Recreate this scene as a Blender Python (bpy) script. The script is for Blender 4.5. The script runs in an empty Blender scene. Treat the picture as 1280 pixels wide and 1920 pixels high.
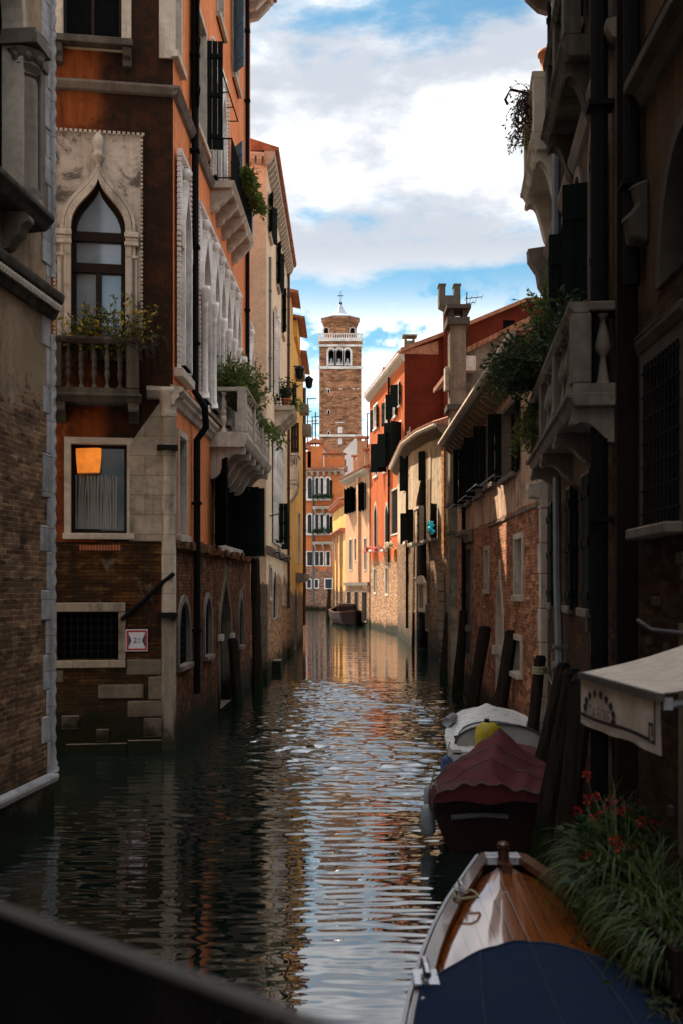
import bpy, math, random
from mathutils import Vector, Quaternion, noise as mnoise
from mathutils.geometry import tessellate_polygon
R = math.radians
rnd = random.Random(7)
scene = bpy.context.scene
COL = scene.collection

# ------------------------------------------------------------------ camera
F, EYE, HY, CX = 2100.0, 3.5, 1100.0, 640.0     # focal (px), eye height, horizon row, centre column
cam_d = bpy.data.cameras.new("camera")
cam = bpy.data.objects.new("camera", cam_d); COL.objects.link(cam)
cam.location = (0, 0, EYE); cam.rotation_euler = (R(90), 0, 0)
cam_d.sensor_fit = 'VERTICAL'; cam_d.sensor_height = 36.0; cam_d.sensor_width = 24.0
cam_d.lens = F / 1920 * 36.0
cam_d.shift_y = (HY - 960) / 1920
cam_d.clip_start = 0.05; cam_d.clip_end = 3000
cam_d.dof.use_dof = True; cam_d.dof.focus_distance = 48.0; cam_d.dof.aperture_fstop = 2.2
scene.camera = cam

# ------------------------------------------------------------------ light
SUN_EL, SUN_AZ = R(46), R(-31)                  # azimuth measured from straight ahead, left is negative
sun_dir = Vector((math.sin(SUN_AZ) * math.cos(SUN_EL), math.cos(SUN_AZ) * math.cos(SUN_EL), math.sin(SUN_EL)))
sl = bpy.data.lights.new("sun", 'SUN'); sl.energy = 4.2; sl.angle = R(0.5); sl.color = (1.0, 0.86, 0.68)
so = bpy.data.objects.new("sun", sl); COL.objects.link(so)
so.rotation_euler = (-sun_dir).to_track_quat('-Z', 'Y').to_euler(); so.location = (0, 0, 60)
scene.view_settings.view_transform = 'Standard'; scene.view_settings.look = 'None'
scene.view_settings.gamma = 1.0; scene.view_settings.exposure = 1.75

# ------------------------------------------------------------------ node helper
class G:
    def __init__(self, nt):
        self.nt = nt
        nt.nodes.clear()
    def n(self, typ, ins=None, **props):
        nd = self.nt.nodes.new(typ)
        for k, v in props.items(): setattr(nd, k, v)
        for k, v in (ins or {}).items():
            sk = nd.inputs[k]
            if isinstance(v, bpy.types.NodeSocket): self.nt.links.new(v, sk)
            else: sk.default_value = v
        return nd
    def m(self, op, a, b=0.0, c=0.0, clamp=False):
        return self.n('ShaderNodeMath', {0: a, 1: b, 2: c}, operation=op, use_clamp=clamp).outputs[0]
    def mix(self, fac, a, b, blend='MIX'):
        def c4(x): return x if isinstance(x, bpy.types.NodeSocket) else (tuple(x) + (1.0,))[:4]
        return self.n('ShaderNodeMix', {0: fac, 6: c4(a), 7: c4(b)}, data_type='RGBA', blend_type=blend).outputs[2]
    def step(self, x, a, b, lo=0.0, hi=1.0):
        return self.n('ShaderNodeMapRange', {0: x, 1: a, 2: b, 3: lo, 4: hi}, interpolation_type='SMOOTHSTEP').outputs[0]
    def lin(self, x, a, b, lo=0.0, hi=1.0):
        return self.n('ShaderNodeMapRange', {0: x, 1: a, 2: b, 3: lo, 4: hi}).outputs[0]
    def noise(self, vec, scale, detail=6, rough=.6, dist=0.0):
        return self.n('ShaderNodeTexNoise', {'Vector': vec, 'Scale': scale, 'Detail': detail, 'Roughness': rough, 'Distortion': dist}).outputs[0]
    def map(self, vec, sc=(1, 1, 1), loc=(0, 0, 0)):
        return self.n('ShaderNodeMapping', {'Vector': vec, 'Scale': sc, 'Location': loc}).outputs[0]

# ------------------------------------------------------------------ world: sky and clouds
world = bpy.data.worlds.new("World"); scene.world = world; world.use_nodes = True
g = G(world.node_tree)
dirv = g.n('ShaderNodeTexCoord').outputs['Generated']
sp = g.n('ShaderNodeSeparateXYZ', {0: dirv})
az = g.m('ARCTAN2', sp.outputs[0], sp.outputs[1]); el = g.m('ARCSINE', sp.outputs[2])
sky = g.n('ShaderNodeTexSky', sky_type='NISHITA', sun_disc=False, sun_elevation=SUN_EL, sun_rotation=SUN_AZ % (2 * math.pi),
          altitude=0.0, air_density=1.0, dust_density=0.6, ozone_density=2.0)
c1 = g.n('ShaderNodeCombineXYZ', {0: g.m('MULTIPLY', az, 5.0), 1: g.m('MULTIPLY', el, 13.0), 2: 3.1}).outputs[0]
n1 = g.noise(c1, 1.3, 10, .60, .12)
c2 = g.n('ShaderNodeCombineXYZ', {0: g.m('MULTIPLY', az, 1.0), 1: g.m('MULTIPLY', el, 1.4), 2: 8.3}).outputs[0]
n2 = g.noise(c2, 13.0, 9, .55)
c3 = g.n('ShaderNodeCombineXYZ', {0: g.m('MULTIPLY', az, 3.0), 1: g.m('MULTIPLY', el, 6.5), 2: 1.7}).outputs[0]
n3 = g.noise(c3, 2.0, 9, .60, .10)
# high veil of cloud: thick between about 17 and 25 degrees up, thin above and below
bias = g.n('ShaderNodeFloatCurve', {1: g.lin(el, 0.0, 0.8)})
cv = bias.mapping.curves[0]
pts = [(0, .50), (.22, .60), (.275, .46), (.32, .40), (.35, .58), (.40, .70), (.50, .78), (.565, .68), (.60, .50), (.65, .54), (.8, .62), (1, .66)]
cv.points[0].location = pts[0]; cv.points[1].location = pts[-1]
for p_ in pts[1:-1]: cv.points.new(*p_)
bias.mapping.update()
veil = g.step(g.m('ADD', n1, g.m('SUBTRACT', bias.outputs[0], .5)), .44, .66)
low = g.step(el, .285, .20)
cum = g.m('MULTIPLY', g.step(n2, .43, .50), low)
mask = g.m('MAXIMUM', veil, cum)
ccol = g.mix(g.m('MAXIMUM', g.step(n3, .42, .80), g.step(el, .30, .20, 0, .85)), (.20, .215, .24), (.54, .53, .515))
blue = g.mix(1.0, g.mix(1.0, sky.outputs[0], (.038, .038, .038), 'MULTIPLY'), (.60, .98, .98), 'MULTIPLY')
over = g.lin(el, .50, .95, 1.0, 2.5)                 # unseen cloud overhead, brightened to add fill light on the walls
ccol = g.mix(1.0, ccol, g.n('ShaderNodeCombineColor', {0: over, 1: over, 2: over}).outputs[0], 'MULTIPLY')
skyc = g.mix(mask, blue, ccol)
bg = g.n('ShaderNodeBackground', {'Color': skyc, 'Strength': 1.0})
g.n('ShaderNodeOutputWorld', {0: bg.outputs[0]})

# ------------------------------------------------------------------ frames and mesh building
class Frame:
    """A vertical plane: s runs along it, z up, d out of it."""
    def __init__(self, p0, p1):
        self.o = Vector((p0[0], p0[1], 0)); t = Vector((p1[0] - p0[0], p1[1] - p0[1], 0))
        self.len = t.length; self.t = t.normalized(); self.nrm = Vector((self.t.y, -self.t.x, 0))
    def p(self, s, z, d=0.0): return self.o + self.t * s + self.nrm * d + Vector((0, 0, z))
    def s(self, px, d=0.0):
        u = (px - CX) / F; o = self.o + self.nrm * d
        return (u * o.y - o.x) / (self.t.x - u * self.t.y)
    def z(self, px, py, d=0.0):
        q = self.p(self.s(px, d), 0, d); return EYE - (py - HY) * q.y / F
    def box(self, x0, y0, x1, y1, d=0.0):
        xm = (x0 + x1) / 2
        return self.s(x0, d), self.s(x1, d), self.z(xm, y1, d), self.z(xm, y0, d)
WORLD = Frame((0, 0), (1, 0)); WORLD.nrm = Vector((0, 1, 0))
def at(px, py, Y): return Vector(((px - CX) * Y / F, Y, EYE - (py - HY) * Y / F))
def on_water(px, py): return at(px, py, F * EYE / (py - HY))

BASE = {}
class MB:
    def __init__(self, fr=WORLD): self.fr = fr; self.v = []; self.f = []; self.uv = []
    def add(self, pts, faces):
        """pts are (s, z, d)"""
        o = len(self.v)
        L = [Vector(p) for p in pts]
        self.v += [self.fr.p(*p) for p in pts]
        for fc in faces:
            a, b, c = L[fc[0]], L[fc[1]], L[fc[2]]
            nn = (b - a).cross(c - a)
            if len(fc) > 3: nn = nn + (L[fc[2]] - a).cross(L[fc[3]] - a)
            k = max(range(3), key=lambda i: abs(nn[i]))
            if k == 2: self.uv.append([(L[i][0], L[i][1]) for i in fc])
            elif k == 0: self.uv.append([(L[i][2] + 3.3, L[i][1]) for i in fc])
            else: self.uv.append([(L[i][0], L[i][2] + 1.7) for i in fc])
            self.f.append([o + i for i in fc])
        return self
    def box(self, s0, s1, z0, z1, d0, d1):
        P = [(s, z, d) for d in (d0, d1) for z in (z0, z1) for s in (s0, s1)]
        return self.add(P, [(0, 2, 3, 1), (4, 5, 7, 6), (0, 1, 5, 4), (2, 6, 7, 3), (0, 4, 6, 2), (1, 3, 7, 5)])
    def prism(self, poly, d0, d1):
        n = len(poly)
        P = [(s, z, d0) for s, z in poly] + [(s, z, d1) for s, z in poly]
        tri = tessellate_polygon([[Vector((s, z, 0)) for s, z in poly]])
        fs = [tuple(t) for t in tri] + [tuple(i + n for i in t) for t in tri]
        fs += [(i, (i + 1) % n, (i + 1) % n + n, i + n) for i in range(n)]
        return self.add(P, fs)
    def face(self, poly, d):
        tri = tessellate_polygon([[Vector((s, z, 0)) for s, z in poly]])
        return self.add([(s, z, d) for s, z in poly], [tuple(t) for t in tri])
    def run(self, prof, s0, s1):
        """profile of (d, z) points drawn along s"""
        n = len(prof)
        P = [(s0, z, d) for d, z in prof] + [(s1, z, d) for d, z in prof]
        tri = tessellate_polygon([[Vector((d, z, 0)) for d, z in prof]])
        fs = [tuple(t) for t in tri] + [tuple(i + n for i in t) for t in tri]
        fs += [(i, (i + 1) % n, (i + 1) % n + n, i + n) for i in range(n)]
        return self.add(P, fs)
    def ring(self, inner, outer, d0, d1):
        n = len(inner)
        P = [(s, z, d) for d in (d0, d1) for pl in (inner, outer) for s, z in pl]
        fs = []
        for i in range(n):
            j = (i + 1) % n
            fs += [(2*n+i, 2*n+j, 3*n+j, 3*n+i), (i, j, 2*n+j, 2*n+i), (n+i, n+j, 3*n+j, 3*n+i), (i, j, n+j, n+i)]
        return self.add(P, fs)
    def wall(self, outline, holes, rd):
        loops = [outline] + holes
        flat = [p for lp in loops for p in lp]
        tri = tessellate_polygon([[Vector((s, z, 0)) for s, z in lp] for lp in loops])
        def ccw(t):
            (ax, ay), (bx, by_), (cx_, cy) = (flat[i] for i in t)
            return tuple(t) if (bx - ax) * (cy - ay) - (by_ - ay) * (cx_ - ax) > 0 else tuple(reversed(t))
        self.add([(s, z, 0) for s, z in flat], [ccw(t) for t in tri])
        for h in holes:
            n = len(h)
            self.add([(s, z, 0) for s, z in h] + [(s, z, -rd) for s, z in h], [(i, (i+1) % n, (i+1) % n + n, i + n) for i in range(n)])
        return self
    def lathe(self, c, prof, n=10):
        s, z, d = c
        P = []
        for r, h in prof:
            for k in range(n):
                a = 2 * math.pi * k / n
                P.append((s + r * math.cos(a), z + h, d + r * math.sin(a)))
        fs = []
        for i in range(len(prof) - 1):
            for k in range(n):
                l = (k + 1) % n
                fs.append((i*n+k, i*n+l, (i+1)*n+l, (i+1)*n+k))
        fs.append(tuple(range(n))); fs.append(tuple((len(prof)-1)*n + k for k in range(n)))
        return self.add(P, fs)
    def tube(self, pts, r, n=6, r1=None):
        pts = [Vector(p) for p in pts]; r1 = r if r1 is None else r1
        P = []; m = len(pts)
        for i, p in enumerate(pts):
            t = (pts[min(i+1, m-1)] - pts[max(i-1, 0)])
            if t.length < 1e-9: t = Vector((0, 1, 0))
            t.normalize()
            a = t.cross(Vector((0.31, 0.2, 0.93)))
            if a.length < .1: a = t.cross(Vector((1, 0, 0)))
            a.normalize(); b = t.cross(a); rr = r + (r1 - r) * i / max(1, m-1)
            for k in range(n):
                w = 2 * math.pi * k / n
                P.append(p + a * rr * math.cos(w) + b * rr * math.sin(w))
        fs = [(i*n+k, i*n+(k+1) % n, (i+1)*n+(k+1) % n, (i+1)*n+k) for i in range(m-1) for k in range(n)]
        fs += [tuple(range(n)), tuple((m-1)*n+k for k in range(n))]
        return self.add([tuple(p) for p in P], fs)
    def loft(self, secs, close=False, cap=False):
        n = len(secs[0]); P = [p for sc in secs for p in sc]; fs = []
        for i in range(len(secs) - 1):
            for k in range(n if close else n - 1):
                l = (k + 1) % n
                fs.append((i*n+k, i*n+l, (i+1)*n+l, (i+1)*n+k))
        if cap: fs += [tuple(range(n)), tuple((len(secs)-1)*n+k for k in range(n))]
        return self.add(P, fs)
    def text(self, body, size, s, z, d, sx=1.0, rot=0.0, align='CENTER'):
        cu = bpy.data.curves.new("t", 'FONT'); cu.body = body; cu.size = size; cu.align_x = align; cu.resolution_u = 3
        ob = bpy.data.objects.new("t", cu); me = bpy.data.meshes.new_from_object(ob)
        ca, sa = math.cos(rot), math.sin(rot)
        P = [(s + (v.co.x*ca - v.co.y*sa) * sx, z + v.co.x*sa + v.co.y*ca, d) for v in me.vertices]
        self.add(P, [tuple(p.vertices) for p in me.polygons])
        bpy.data.objects.remove(ob); bpy.data.curves.remove(cu); bpy.data.meshes.remove(me)
        return self
    def build_each(self, name, mat, parent, **kw):
        """every loose piece becomes a part of its own"""
        par = list(range(len(self.v)))
        def find(i):
            while par[i] != i: par[i] = par[par[i]]; i = par[i]
            return i
        for fc in self.f:
            for i in fc[1:]: par[find(i)] = find(fc[0])
        groups = {}
        for k, fc in enumerate(self.f): groups.setdefault(find(fc[0]), []).append(k)
        out = []
        for ks in groups.values():
            m = MB(self.fr); idx = {}
            for k in ks:
                for i in self.f[k]:
                    if i not in idx: idx[i] = len(m.v); m.v.append(self.v[i])
                m.f.append([idx[i] for i in self.f[k]]); m.uv.append(self.uv[k])
            out.append(m.build(name, mat, parent, **kw))
        return out
    def build(self, name, mat, parent=None, base=None, smooth=False, bevel=0.0):
        if parent is not None: b = BASE[parent.name]
        else:
            if base is None:
                zs = min(v.z for v in self.v)
                base = Vector((sum(v.x for v in self.v)/len(self.v), sum(v.y for v in self.v)/len(self.v), zs))
            b = Vector(base)
        me = bpy.data.meshes.new(name)
        me.from_pydata([tuple(v - b) for v in self.v], [], self.f)
        ul = me.uv_layers.new(name="UVMap")
        flat = [c for fc in self.uv for q in fc for c in q]
        if len(flat) == len(ul.data) * 2: ul.data.foreach_set("uv", flat)
        me.materials.append(mat)
        if smooth: me.polygons.foreach_set("use_smooth", [True] * len(me.polygons))
        o = bpy.data.objects.new(name, me); COL.objects.link(o)
        if parent is not None: o.parent = parent
        else: o.location = b
        BASE[o.name] = b
        if bevel:
            md = o.modifiers.new("bevel", 'BEVEL'); md.width = bevel; md.segments = 1; md.limit_method = 'ANGLE'
        return o

def tag(o, label, cat, group=None):
    o["label"] = label; o["category"] = cat
    if group: o["group"] = group
    return o
def thing(name, loc, label, cat, group=None):
    o = bpy.data.objects.new(name, None); COL.objects.link(o); o.location = loc; o.empty_display_size = .3
    BASE[o.name] = Vector(loc)
    return tag(o, label, cat, group)
def setting(o, kind="structure"): o["kind"] = kind; return o

def rect(s0, s1, z0, z1): return [(s0, z0), (s1, z0), (s1, z1), (s0, z1)]
def shape(kind, s0, s1, z0, z1, spring=None, n=7, grow=0.0, low=None):
    """outline of an opening, counter-clockwise from bottom left; grow widens it"""
    w = (s1 - s0) / 2; c = (s0 + s1) / 2
    if kind == 'rect':
        return rect(s0 - grow, s1 + grow, z0 - (grow if low is None else low), z1 + grow)
    zs = z1 - w * {'round': 1.0, 'pointed': 1.5, 'ogee': 1.9}[kind] if spring is None else spring
    zs = max(zs, z0 + .02)
    W = w + grow; top = z1 + grow * {'round': 1.0, 'pointed': 1.35, 'ogee': 1.8}[kind]; h = top - zs
    half = []
    for i in range(n + 1):
        t = i / n
        if kind == 'round': half.append((W * math.cos(t * math.pi/2), h * math.sin(t * math.pi/2)))
        elif kind == 'pointed':
            a = t * math.pi / 3
            half.append((W * (2 * math.cos(a) - 1), h * math.sin(a) / math.sin(math.pi/3)))
        else:
            q = 1 - t
            x = q**3 * 1 + 3*q*q*t * 1.02 + 3*q*t*t * .16 + t**3 * 0
            y = 0 + 3*q*q*t * .52 + 3*q*t*t * .62 + t**3 * 1
            half.append((W * x, h * y))
    zl = z0 - (low or 0)
    P = [(c - W, zl), (c + W, zl)] + [(c + x, zs + y) for x, y in half]
    P += [(c - x, zs + y) for x, y in reversed(half[:-1])]
    return P
# ------------------------------------------------------------------ materials
def mat_new(name):
    m = bpy.data.materials.new(name); m.use_nodes = True
    return m, G(m.node_tree)
def finish(g, col, rough=.8, bump=None, bstr=.4, bdist=.02, metal=0.0, spec=.4, **extra):
    ins = {'Base Color': col if isinstance(col, bpy.types.NodeSocket) else tuple(col) + (1.0,), 'Roughness': rough, 'Metallic': metal, 'Specular IOR Level': spec}
    ins.update(extra)
    if bump is not None:
        ins['Normal'] = g.n('ShaderNodeBump', {'Strength': bstr, 'Distance': bdist, 'Height': bump}).outputs[0]
    b = g.n('ShaderNodeBsdfPrincipled', ins)
    g.n('ShaderNodeOutputMaterial', {0: b.outputs[0]})

def mat_wall(name, plaster=None, brick=None, cover=1.0, cz=None, stain=.5, sdark=(.018, .014, .010), seed=0.0, damp=True, blocks=None, var=.35, dark_s=(), blotch=0.0, salt=0.0, bw=.27, bh=.078, damp_top=1.1):
    """old Venetian wall: plaster over brick, black patina streaks, wet foot with algae. cover: share of plaster left on; cz: (z, span) plaster wins above z"""
    m, g = mat_new(name)
    uv = g.n('ShaderNodeUVMap').outputs[0]
    v = g.map(uv, (1, 1, 1), (seed * 3.7, 0, seed))
    z = g.n('ShaderNodeSeparateXYZ', {0: uv}).outputs[1]
    big = g.noise(v, .45, 9, .66, .3)
    fine = g.noise(v, 5.0, 8, .7)
    streak = g.noise(g.map(v, (2.4, .22, 1)), 1.3, 7, .65)
    grain = g.noise(v, 38.0, 4, .7)
    bumps = g.m('ADD', g.m('MULTIPLY', fine, .6), g.m('MULTIPLY', grain, .25))
    col = None
    if brick:
        wv = g.n('ShaderNodeVectorMath', {0: v, 1: g.n('ShaderNodeVectorMath', {0: g.n('ShaderNodeTexNoise', {'Vector': v, 'Scale': 1.6, 'Detail': 3}).outputs[1], 3: .05}, operation='SCALE').outputs[0]}, operation='ADD').outputs[0]
        bt = g.n('ShaderNodeTexBrick', {'Vector': wv, 'Color1': tuple(brick[0]) + (1,), 'Color2': tuple(brick[1]) + (1,), 'Mortar': tuple(brick[2]) + (1,), 'Scale': 1.0,
                                        'Mortar Size': .011, 'Mortar Smooth': .4, 'Bias': 0.0, 'Brick Width': bw, 'Row Height': bh})
        cell = g.n('ShaderNodeTexVoronoi', {'Vector': g.map(v, (1 / bw, 1 / bh, 1)), 'Scale': .75}, feature='F1').outputs['Color']
        cs = g.n('ShaderNodeSeparateColor', {0: cell}).outputs[0]
        bc = g.mix(1.0, bt.outputs[0], g.mix(cs, (.36, .34, .34), (1.5, 1.4, 1.32)), 'MULTIPLY')
        bc = g.mix(g.step(fine, .35, .75), bc, tuple(c * .45 for c in brick[0]))
        hb = g.m('ADD', g.m('MULTIPLY', bt.outputs[1], -1.6), g.m('MULTIPLY', cs, .5))
    if plaster:
        pc = g.mix(g.lin(big, .38, .62), tuple(c * (1 - var) for c in plaster), tuple(min(1, c * (1 + var * .55)) for c in plaster))
        pc = g.mix(g.step(fine, .42, .66, 0, .55), pc, tuple(c * .62 for c in plaster))
        if blocks:
            bk = g.n('ShaderNodeTexBrick', {'Vector': v, 'Color1': (1, 1, 1, 1), 'Color2': (.8, .78, .76, 1), 'Mortar': (.58, .54, .5, 1), 'Scale': 1.0, 'Mortar Size': .010,
                                            'Mortar Smooth': .5, 'Brick Width': blocks[0], 'Row Height': blocks[1]})
            pc = g.mix(1.0, pc, bk.outputs[0], 'MULTIPLY')
            bumps = g.m('ADD', bumps, g.m('MULTIPLY', bk.outputs[1], -.6))
    if brick and plaster:
        q = g.m('ADD', g.m('ADD', g.m('MULTIPLY', big, .75), g.m('MULTIPLY', fine, .35)), cover - .5)
        if cz: q = g.m('ADD', q, g.m('DIVIDE', g.m('SUBTRACT', z, cz[0]), cz[1]))
        k = g.step(q, .50, .57)
        col = g.mix(k, bc, pc)
        h = g.m('ADD', g.m('MULTIPLY', g.m('SUBTRACT', 1.0, k), hb), g.m('ADD', bumps, g.m('MULTIPLY', k, 1.0)))
    elif brick: col, h = bc, g.m('ADD', hb, bumps)
    else: col, h = pc, bumps
    if stain > 0:
        t = g.m('ADD', g.m('MULTIPLY', streak, .55), g.m('MULTIPLY', big, .45))
        col = g.mix(g.m('MULTIPLY', g.step(t, .62 - .28 * stain, .78 - .16 * stain), min(1, .55 + .4 * stain)), col, sdark)
    if salt:
        sl_ = g.noise(g.map(v, (1, .8, 1), (9, 4, 0)), 2.3, 8, .75, .4)
        col = g.mix(g.m('MULTIPLY', g.step(sl_, .56, .66), salt), col, (.42, .34, .26))
    if blotch:
        bl_ = g.noise(v, 1.15, 9, .72, .6)
        col = g.mix(g.m('MULTIPLY', g.step(bl_, .50, .60), blotch), col, sdark)
    for (a_, b_, k_) in dark_s:      # soot and lichen that keeps to one strip of the wall
        x_ = g.m('ADD', g.n('ShaderNodeSeparateXYZ', {0: uv}).outputs[0], g.m('MULTIPLY', g.m('SUBTRACT', big, .5), .8))
        col = g.mix(g.m('MULTIPLY', g.step(x_, a_, b_), g.step(fine, .75, .35, k_ * .75, k_)), col, sdark)
    if damp:
        wz = g.m('ADD', g.m('ADD', z, g.m('MULTIPLY', g.m('SUBTRACT', big, .5), 2.2)), g.m('MULTIPLY', g.m('SUBTRACT', fine, .5), .9))
        col = g.mix(g.step(wz, damp_top, .15, 0, .82), col, (.022, .019, .012))
        col = g.mix(g.step(wz, .62, .30, 0, .9), col, (.012, .015, .006))
    finish(g, col, g.lin(big, .3, .7, .78, .95), h, .6, .018, spec=.06)
    return m

def mat_stone(name, col, patina=.4, seed=0.0, blocks=None, damp=False, rough=.75, blotch=.25):
    m = mat_wall(name, plaster=col, stain=patina, sdark=(.04, .034, .028), seed=seed, damp=damp, blocks=blocks, var=.28, blotch=blotch)
    return m

def mat_plain(name, col, rough=.6, metal=0.0, var=.25, scale=6.0, bstr=.2, spec=.4, grain=None, emit=None, **ex):
    m, g = mat_new(name)
    oc = g.n('ShaderNodeTexCoord').outputs['Object']
    if grain: oc2 = g.map(oc, grain)
    else: oc2 = oc
    nz = g.noise(oc2, scale, 6, .65)
    c = g.mix(g.lin(nz, .3, .7), tuple(x * (1 - var) for x in col), tuple(min(1, x * (1 + var)) for x in col))
    if emit: ex.update({'Emission Color': tuple(emit[0]) + (1,), 'Emission Strength': g.m('MULTIPLY', g.lin(nz, .3, .7, .55, 1.3), emit[1])})
    finish(g, c, g.lin(nz, .3, .7, max(0, rough - .08), min(1, rough + .1)), nz, bstr, .01, metal, spec, **ex)
    return m

def mat_leaf(name, a, b, c=None, trans=.35):
    m, g = mat_new(name)
    r = g.n('ShaderNodeNewGeometry').outputs['Random Per Island']
    col = g.mix(r, a, b)
    if c: col = g.mix(g.step(r, .72, .78), col, c)
    pb = g.n('ShaderNodeBsdfPrincipled', {'Base Color': col, 'Roughness': .5, 'Specular IOR Level': .35})
    tr = g.n('ShaderNodeBsdfTranslucent', {'Color': col})
    mx = g.n('ShaderNodeMixShader', {0: trans, 1: pb.outputs[0], 2: tr.outputs[0]})
    g.n('ShaderNodeOutputMaterial', {0: mx.outputs[0]})
    return m

def mat_glass(name, col, rough=.06, ior=1.9):
    m, g = mat_new(name)
    oc = g.n('ShaderNodeTexCoord').outputs['Object']
    nz = g.noise(oc, 1.3, 3, .5)
    finish(g, g.mix(nz, tuple(x * .6 for x in col), tuple(x * 1.4 for x in col)), rough, nz, .05, .02, spec=.5, IOR=ior)
    return m

def mat_shutter(name, col, pitch=9.0):
    m, g = mat_new(name)
    uv = g.n('ShaderNodeUVMap').outputs[0]
    w = g.n('ShaderNodeTexWave', {'Vector': uv, 'Scale': pitch / 6.283 * 3.14, 'Distortion': 0.0}, wave_type='BANDS', bands_direction='X', wave_profile='SIN').outputs[1]
    nz = g.noise(g.map(uv, (6, .7, 1)), 3.0, 6, .7)
    c = g.mix(g.lin(nz, .3, .7), tuple(x * .6 for x in col), tuple(x * 1.5 for x in col))
    finish(g, c, .75, g.m('ADD', g.step(w, .05, .3), g.m('MULTIPLY', nz, .3)), .5, .01, spec=.05)
    return m

def mat_tiles(name):
    m, g = mat_new(name)
    uv = g.n('ShaderNodeUVMap').outputs[0]
    w = g.n('ShaderNodeTexWave', {'Vector': uv, 'Scale': 1.6, 'Distortion': .3}, bands_direction='X').outputs[1]
    nz = g.noise(uv, 2.0, 8, .7)
    c = g.mix(g.lin(nz, .3, .7), (.14, .055, .03), (.42, .17, .09))
    finish(g, g.mix(g.step(nz, .55, .75), c, (.10, .08, .06)), .9, g.m('ADD', w, nz), .8, .05, spec=.2)
    return m

def mat_wood(name, a, b, rough=.25, axis=(1.5, 14, 14), coat=0.0, planks=None):
    m, g = mat_new(name)
    oc = g.n('ShaderNodeTexCoord').outputs['Object']
    nz = g.noise(g.map(oc, axis), 2.0, 8, .65, .6)
    c = g.mix(g.lin(nz, .3, .7), a, b)
    h = nz
    if planks:
        x = g.n('ShaderNodeSeparateXYZ', {0: oc}).outputs[0]
        fr_ = g.m('FRACT', g.m('MULTIPLY', x, planks))
        ln = g.step(g.m('ABSOLUTE', g.m('SUBTRACT', fr_, .5)), .39, .45)
        c = g.mix(g.m('MULTIPLY', ln, .6), c, (.02, .010, .006)); h = g.m('SUBTRACT', nz, g.m('MULTIPLY', ln, 2.0))
    finish(g, c, rough, h, .12, .01, spec=.5, **{'Coat Weight': coat, 'Coat Roughness': .05, 'Coat IOR': 1.9})
    return m

M = {}
# palace walls
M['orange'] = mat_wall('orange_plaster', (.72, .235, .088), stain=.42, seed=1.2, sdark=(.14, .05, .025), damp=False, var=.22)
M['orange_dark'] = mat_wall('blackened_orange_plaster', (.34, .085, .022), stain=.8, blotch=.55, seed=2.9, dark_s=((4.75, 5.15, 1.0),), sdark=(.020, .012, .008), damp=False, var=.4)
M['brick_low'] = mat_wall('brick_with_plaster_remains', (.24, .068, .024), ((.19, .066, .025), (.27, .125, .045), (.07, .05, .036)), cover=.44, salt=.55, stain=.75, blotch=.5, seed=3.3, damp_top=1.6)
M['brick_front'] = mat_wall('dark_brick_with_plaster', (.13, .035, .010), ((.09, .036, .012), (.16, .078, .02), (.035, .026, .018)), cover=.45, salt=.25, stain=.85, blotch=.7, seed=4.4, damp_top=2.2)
M['beige_brick'] = mat_wall('beige_brick', (.40, .275, .165), ((.34, .20, .105), (.13, .052, .026), (.36, .27, .18)), cover=.30, cz=(5.2, 5.0), stain=.5, blotch=.3, seed=5.1, damp_top=1.4)
M['cream'] = mat_wall('cream_plaster', (.70, .52, .34), ((.36, .17, .08), (.42, .24, .12), (.3, .24, .17)), cover=.62, cz=(4.2, 3.0), stain=.15, seed=6.6, sdark=(.2, .12, .06), var=.15)
M['yellow'] = mat_wall('yellow_plaster', (.64, .36, .105), ((.20, .12, .07), (.26, .17, .1), (.2, .17, .13)), cover=.70, cz=(3.6, 2.2), stain=.2, seed=7.3, sdark=(.22, .12, .04), var=.18)
M['far_orange'] = mat_wall('far_orange_plaster', (.64, .19, .06), ((.36, .17, .1), (.44, .26, .18), (.4, .3, .22)), cover=.52, salt=.35, cz=(6.5, 5.0), stain=.2, seed=8.2, sdark=(.2, .08, .04), var=.18)
M['white_wall'] = mat_wall('white_plaster', (.66, .62, .57), stain=.15, seed=8.8, damp=False, var=.1)
M['red'] = mat_wall('red_orange_plaster', (.42, .088, .018), ((.36, .18, .09), (.45, .28, .16), (.42, .32, .22)), cover=.54, salt=.35, blotch=.2, cz=(6.0, 4.0), stain=.25, seed=9.4, sdark=(.2, .06, .025), var=.22)
M['gable_red'] = mat_wall('dark_red_plaster', (.085, .0125, .0055), stain=.35, seed=10.2, sdark=(.07, .018, .012), damp=False, var=.35)
M['peach'] = mat_wall('peach_plaster', (.54, .29, .16), ((.32, .17, .09), (.4, .24, .13), (.3, .24, .17)), cover=.66, cz=(4.0, 3.0), stain=.2, seed=11.2, sdark=(.24, .13, .06), var=.18)
M['grey_brick'] = mat_wall('grey_brown_brick', (.50, .37, .245), ((.20, .115, .06), (.26, .16, .085), (.26, .19, .13)), cover=.45, cz=(6.4, 3.5), stain=.55, blotch=.45, seed=12.5, sdark=(.07, .05, .035), damp_top=2.4)  # real brown brick below the plaster, kept dark to carry the shade there
M['pink_brick'] = mat_wall('pink_brick', (.52, .35, .24), ((.44, .185, .095), (.38, .15, .075), (.46, .32, .22)), cover=.05, cz=(5.15, .35), stain=.5, blotch=.4, seed=13.1, sdark=(.08, .045, .03), bw=.25, bh=.08)
M['grey_plaster'] = mat_wall('stained_grey_plaster', (.22, .165, .11), stain=.75, seed=14.4, sdark=(.05, .042, .032), damp=False, var=.4, blotch=.6)
M['right_plaster'] = mat_wall('brown_grey_plaster', (.12, .075, .043), ((.085, .034, .013), (.11, .05, .021), (.05, .036, .026)), cover=.50, cz=(5.0, 1.6), stain=.75, blotch=.6, seed=15.3, sdark=(.03, .022, .016))
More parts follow.
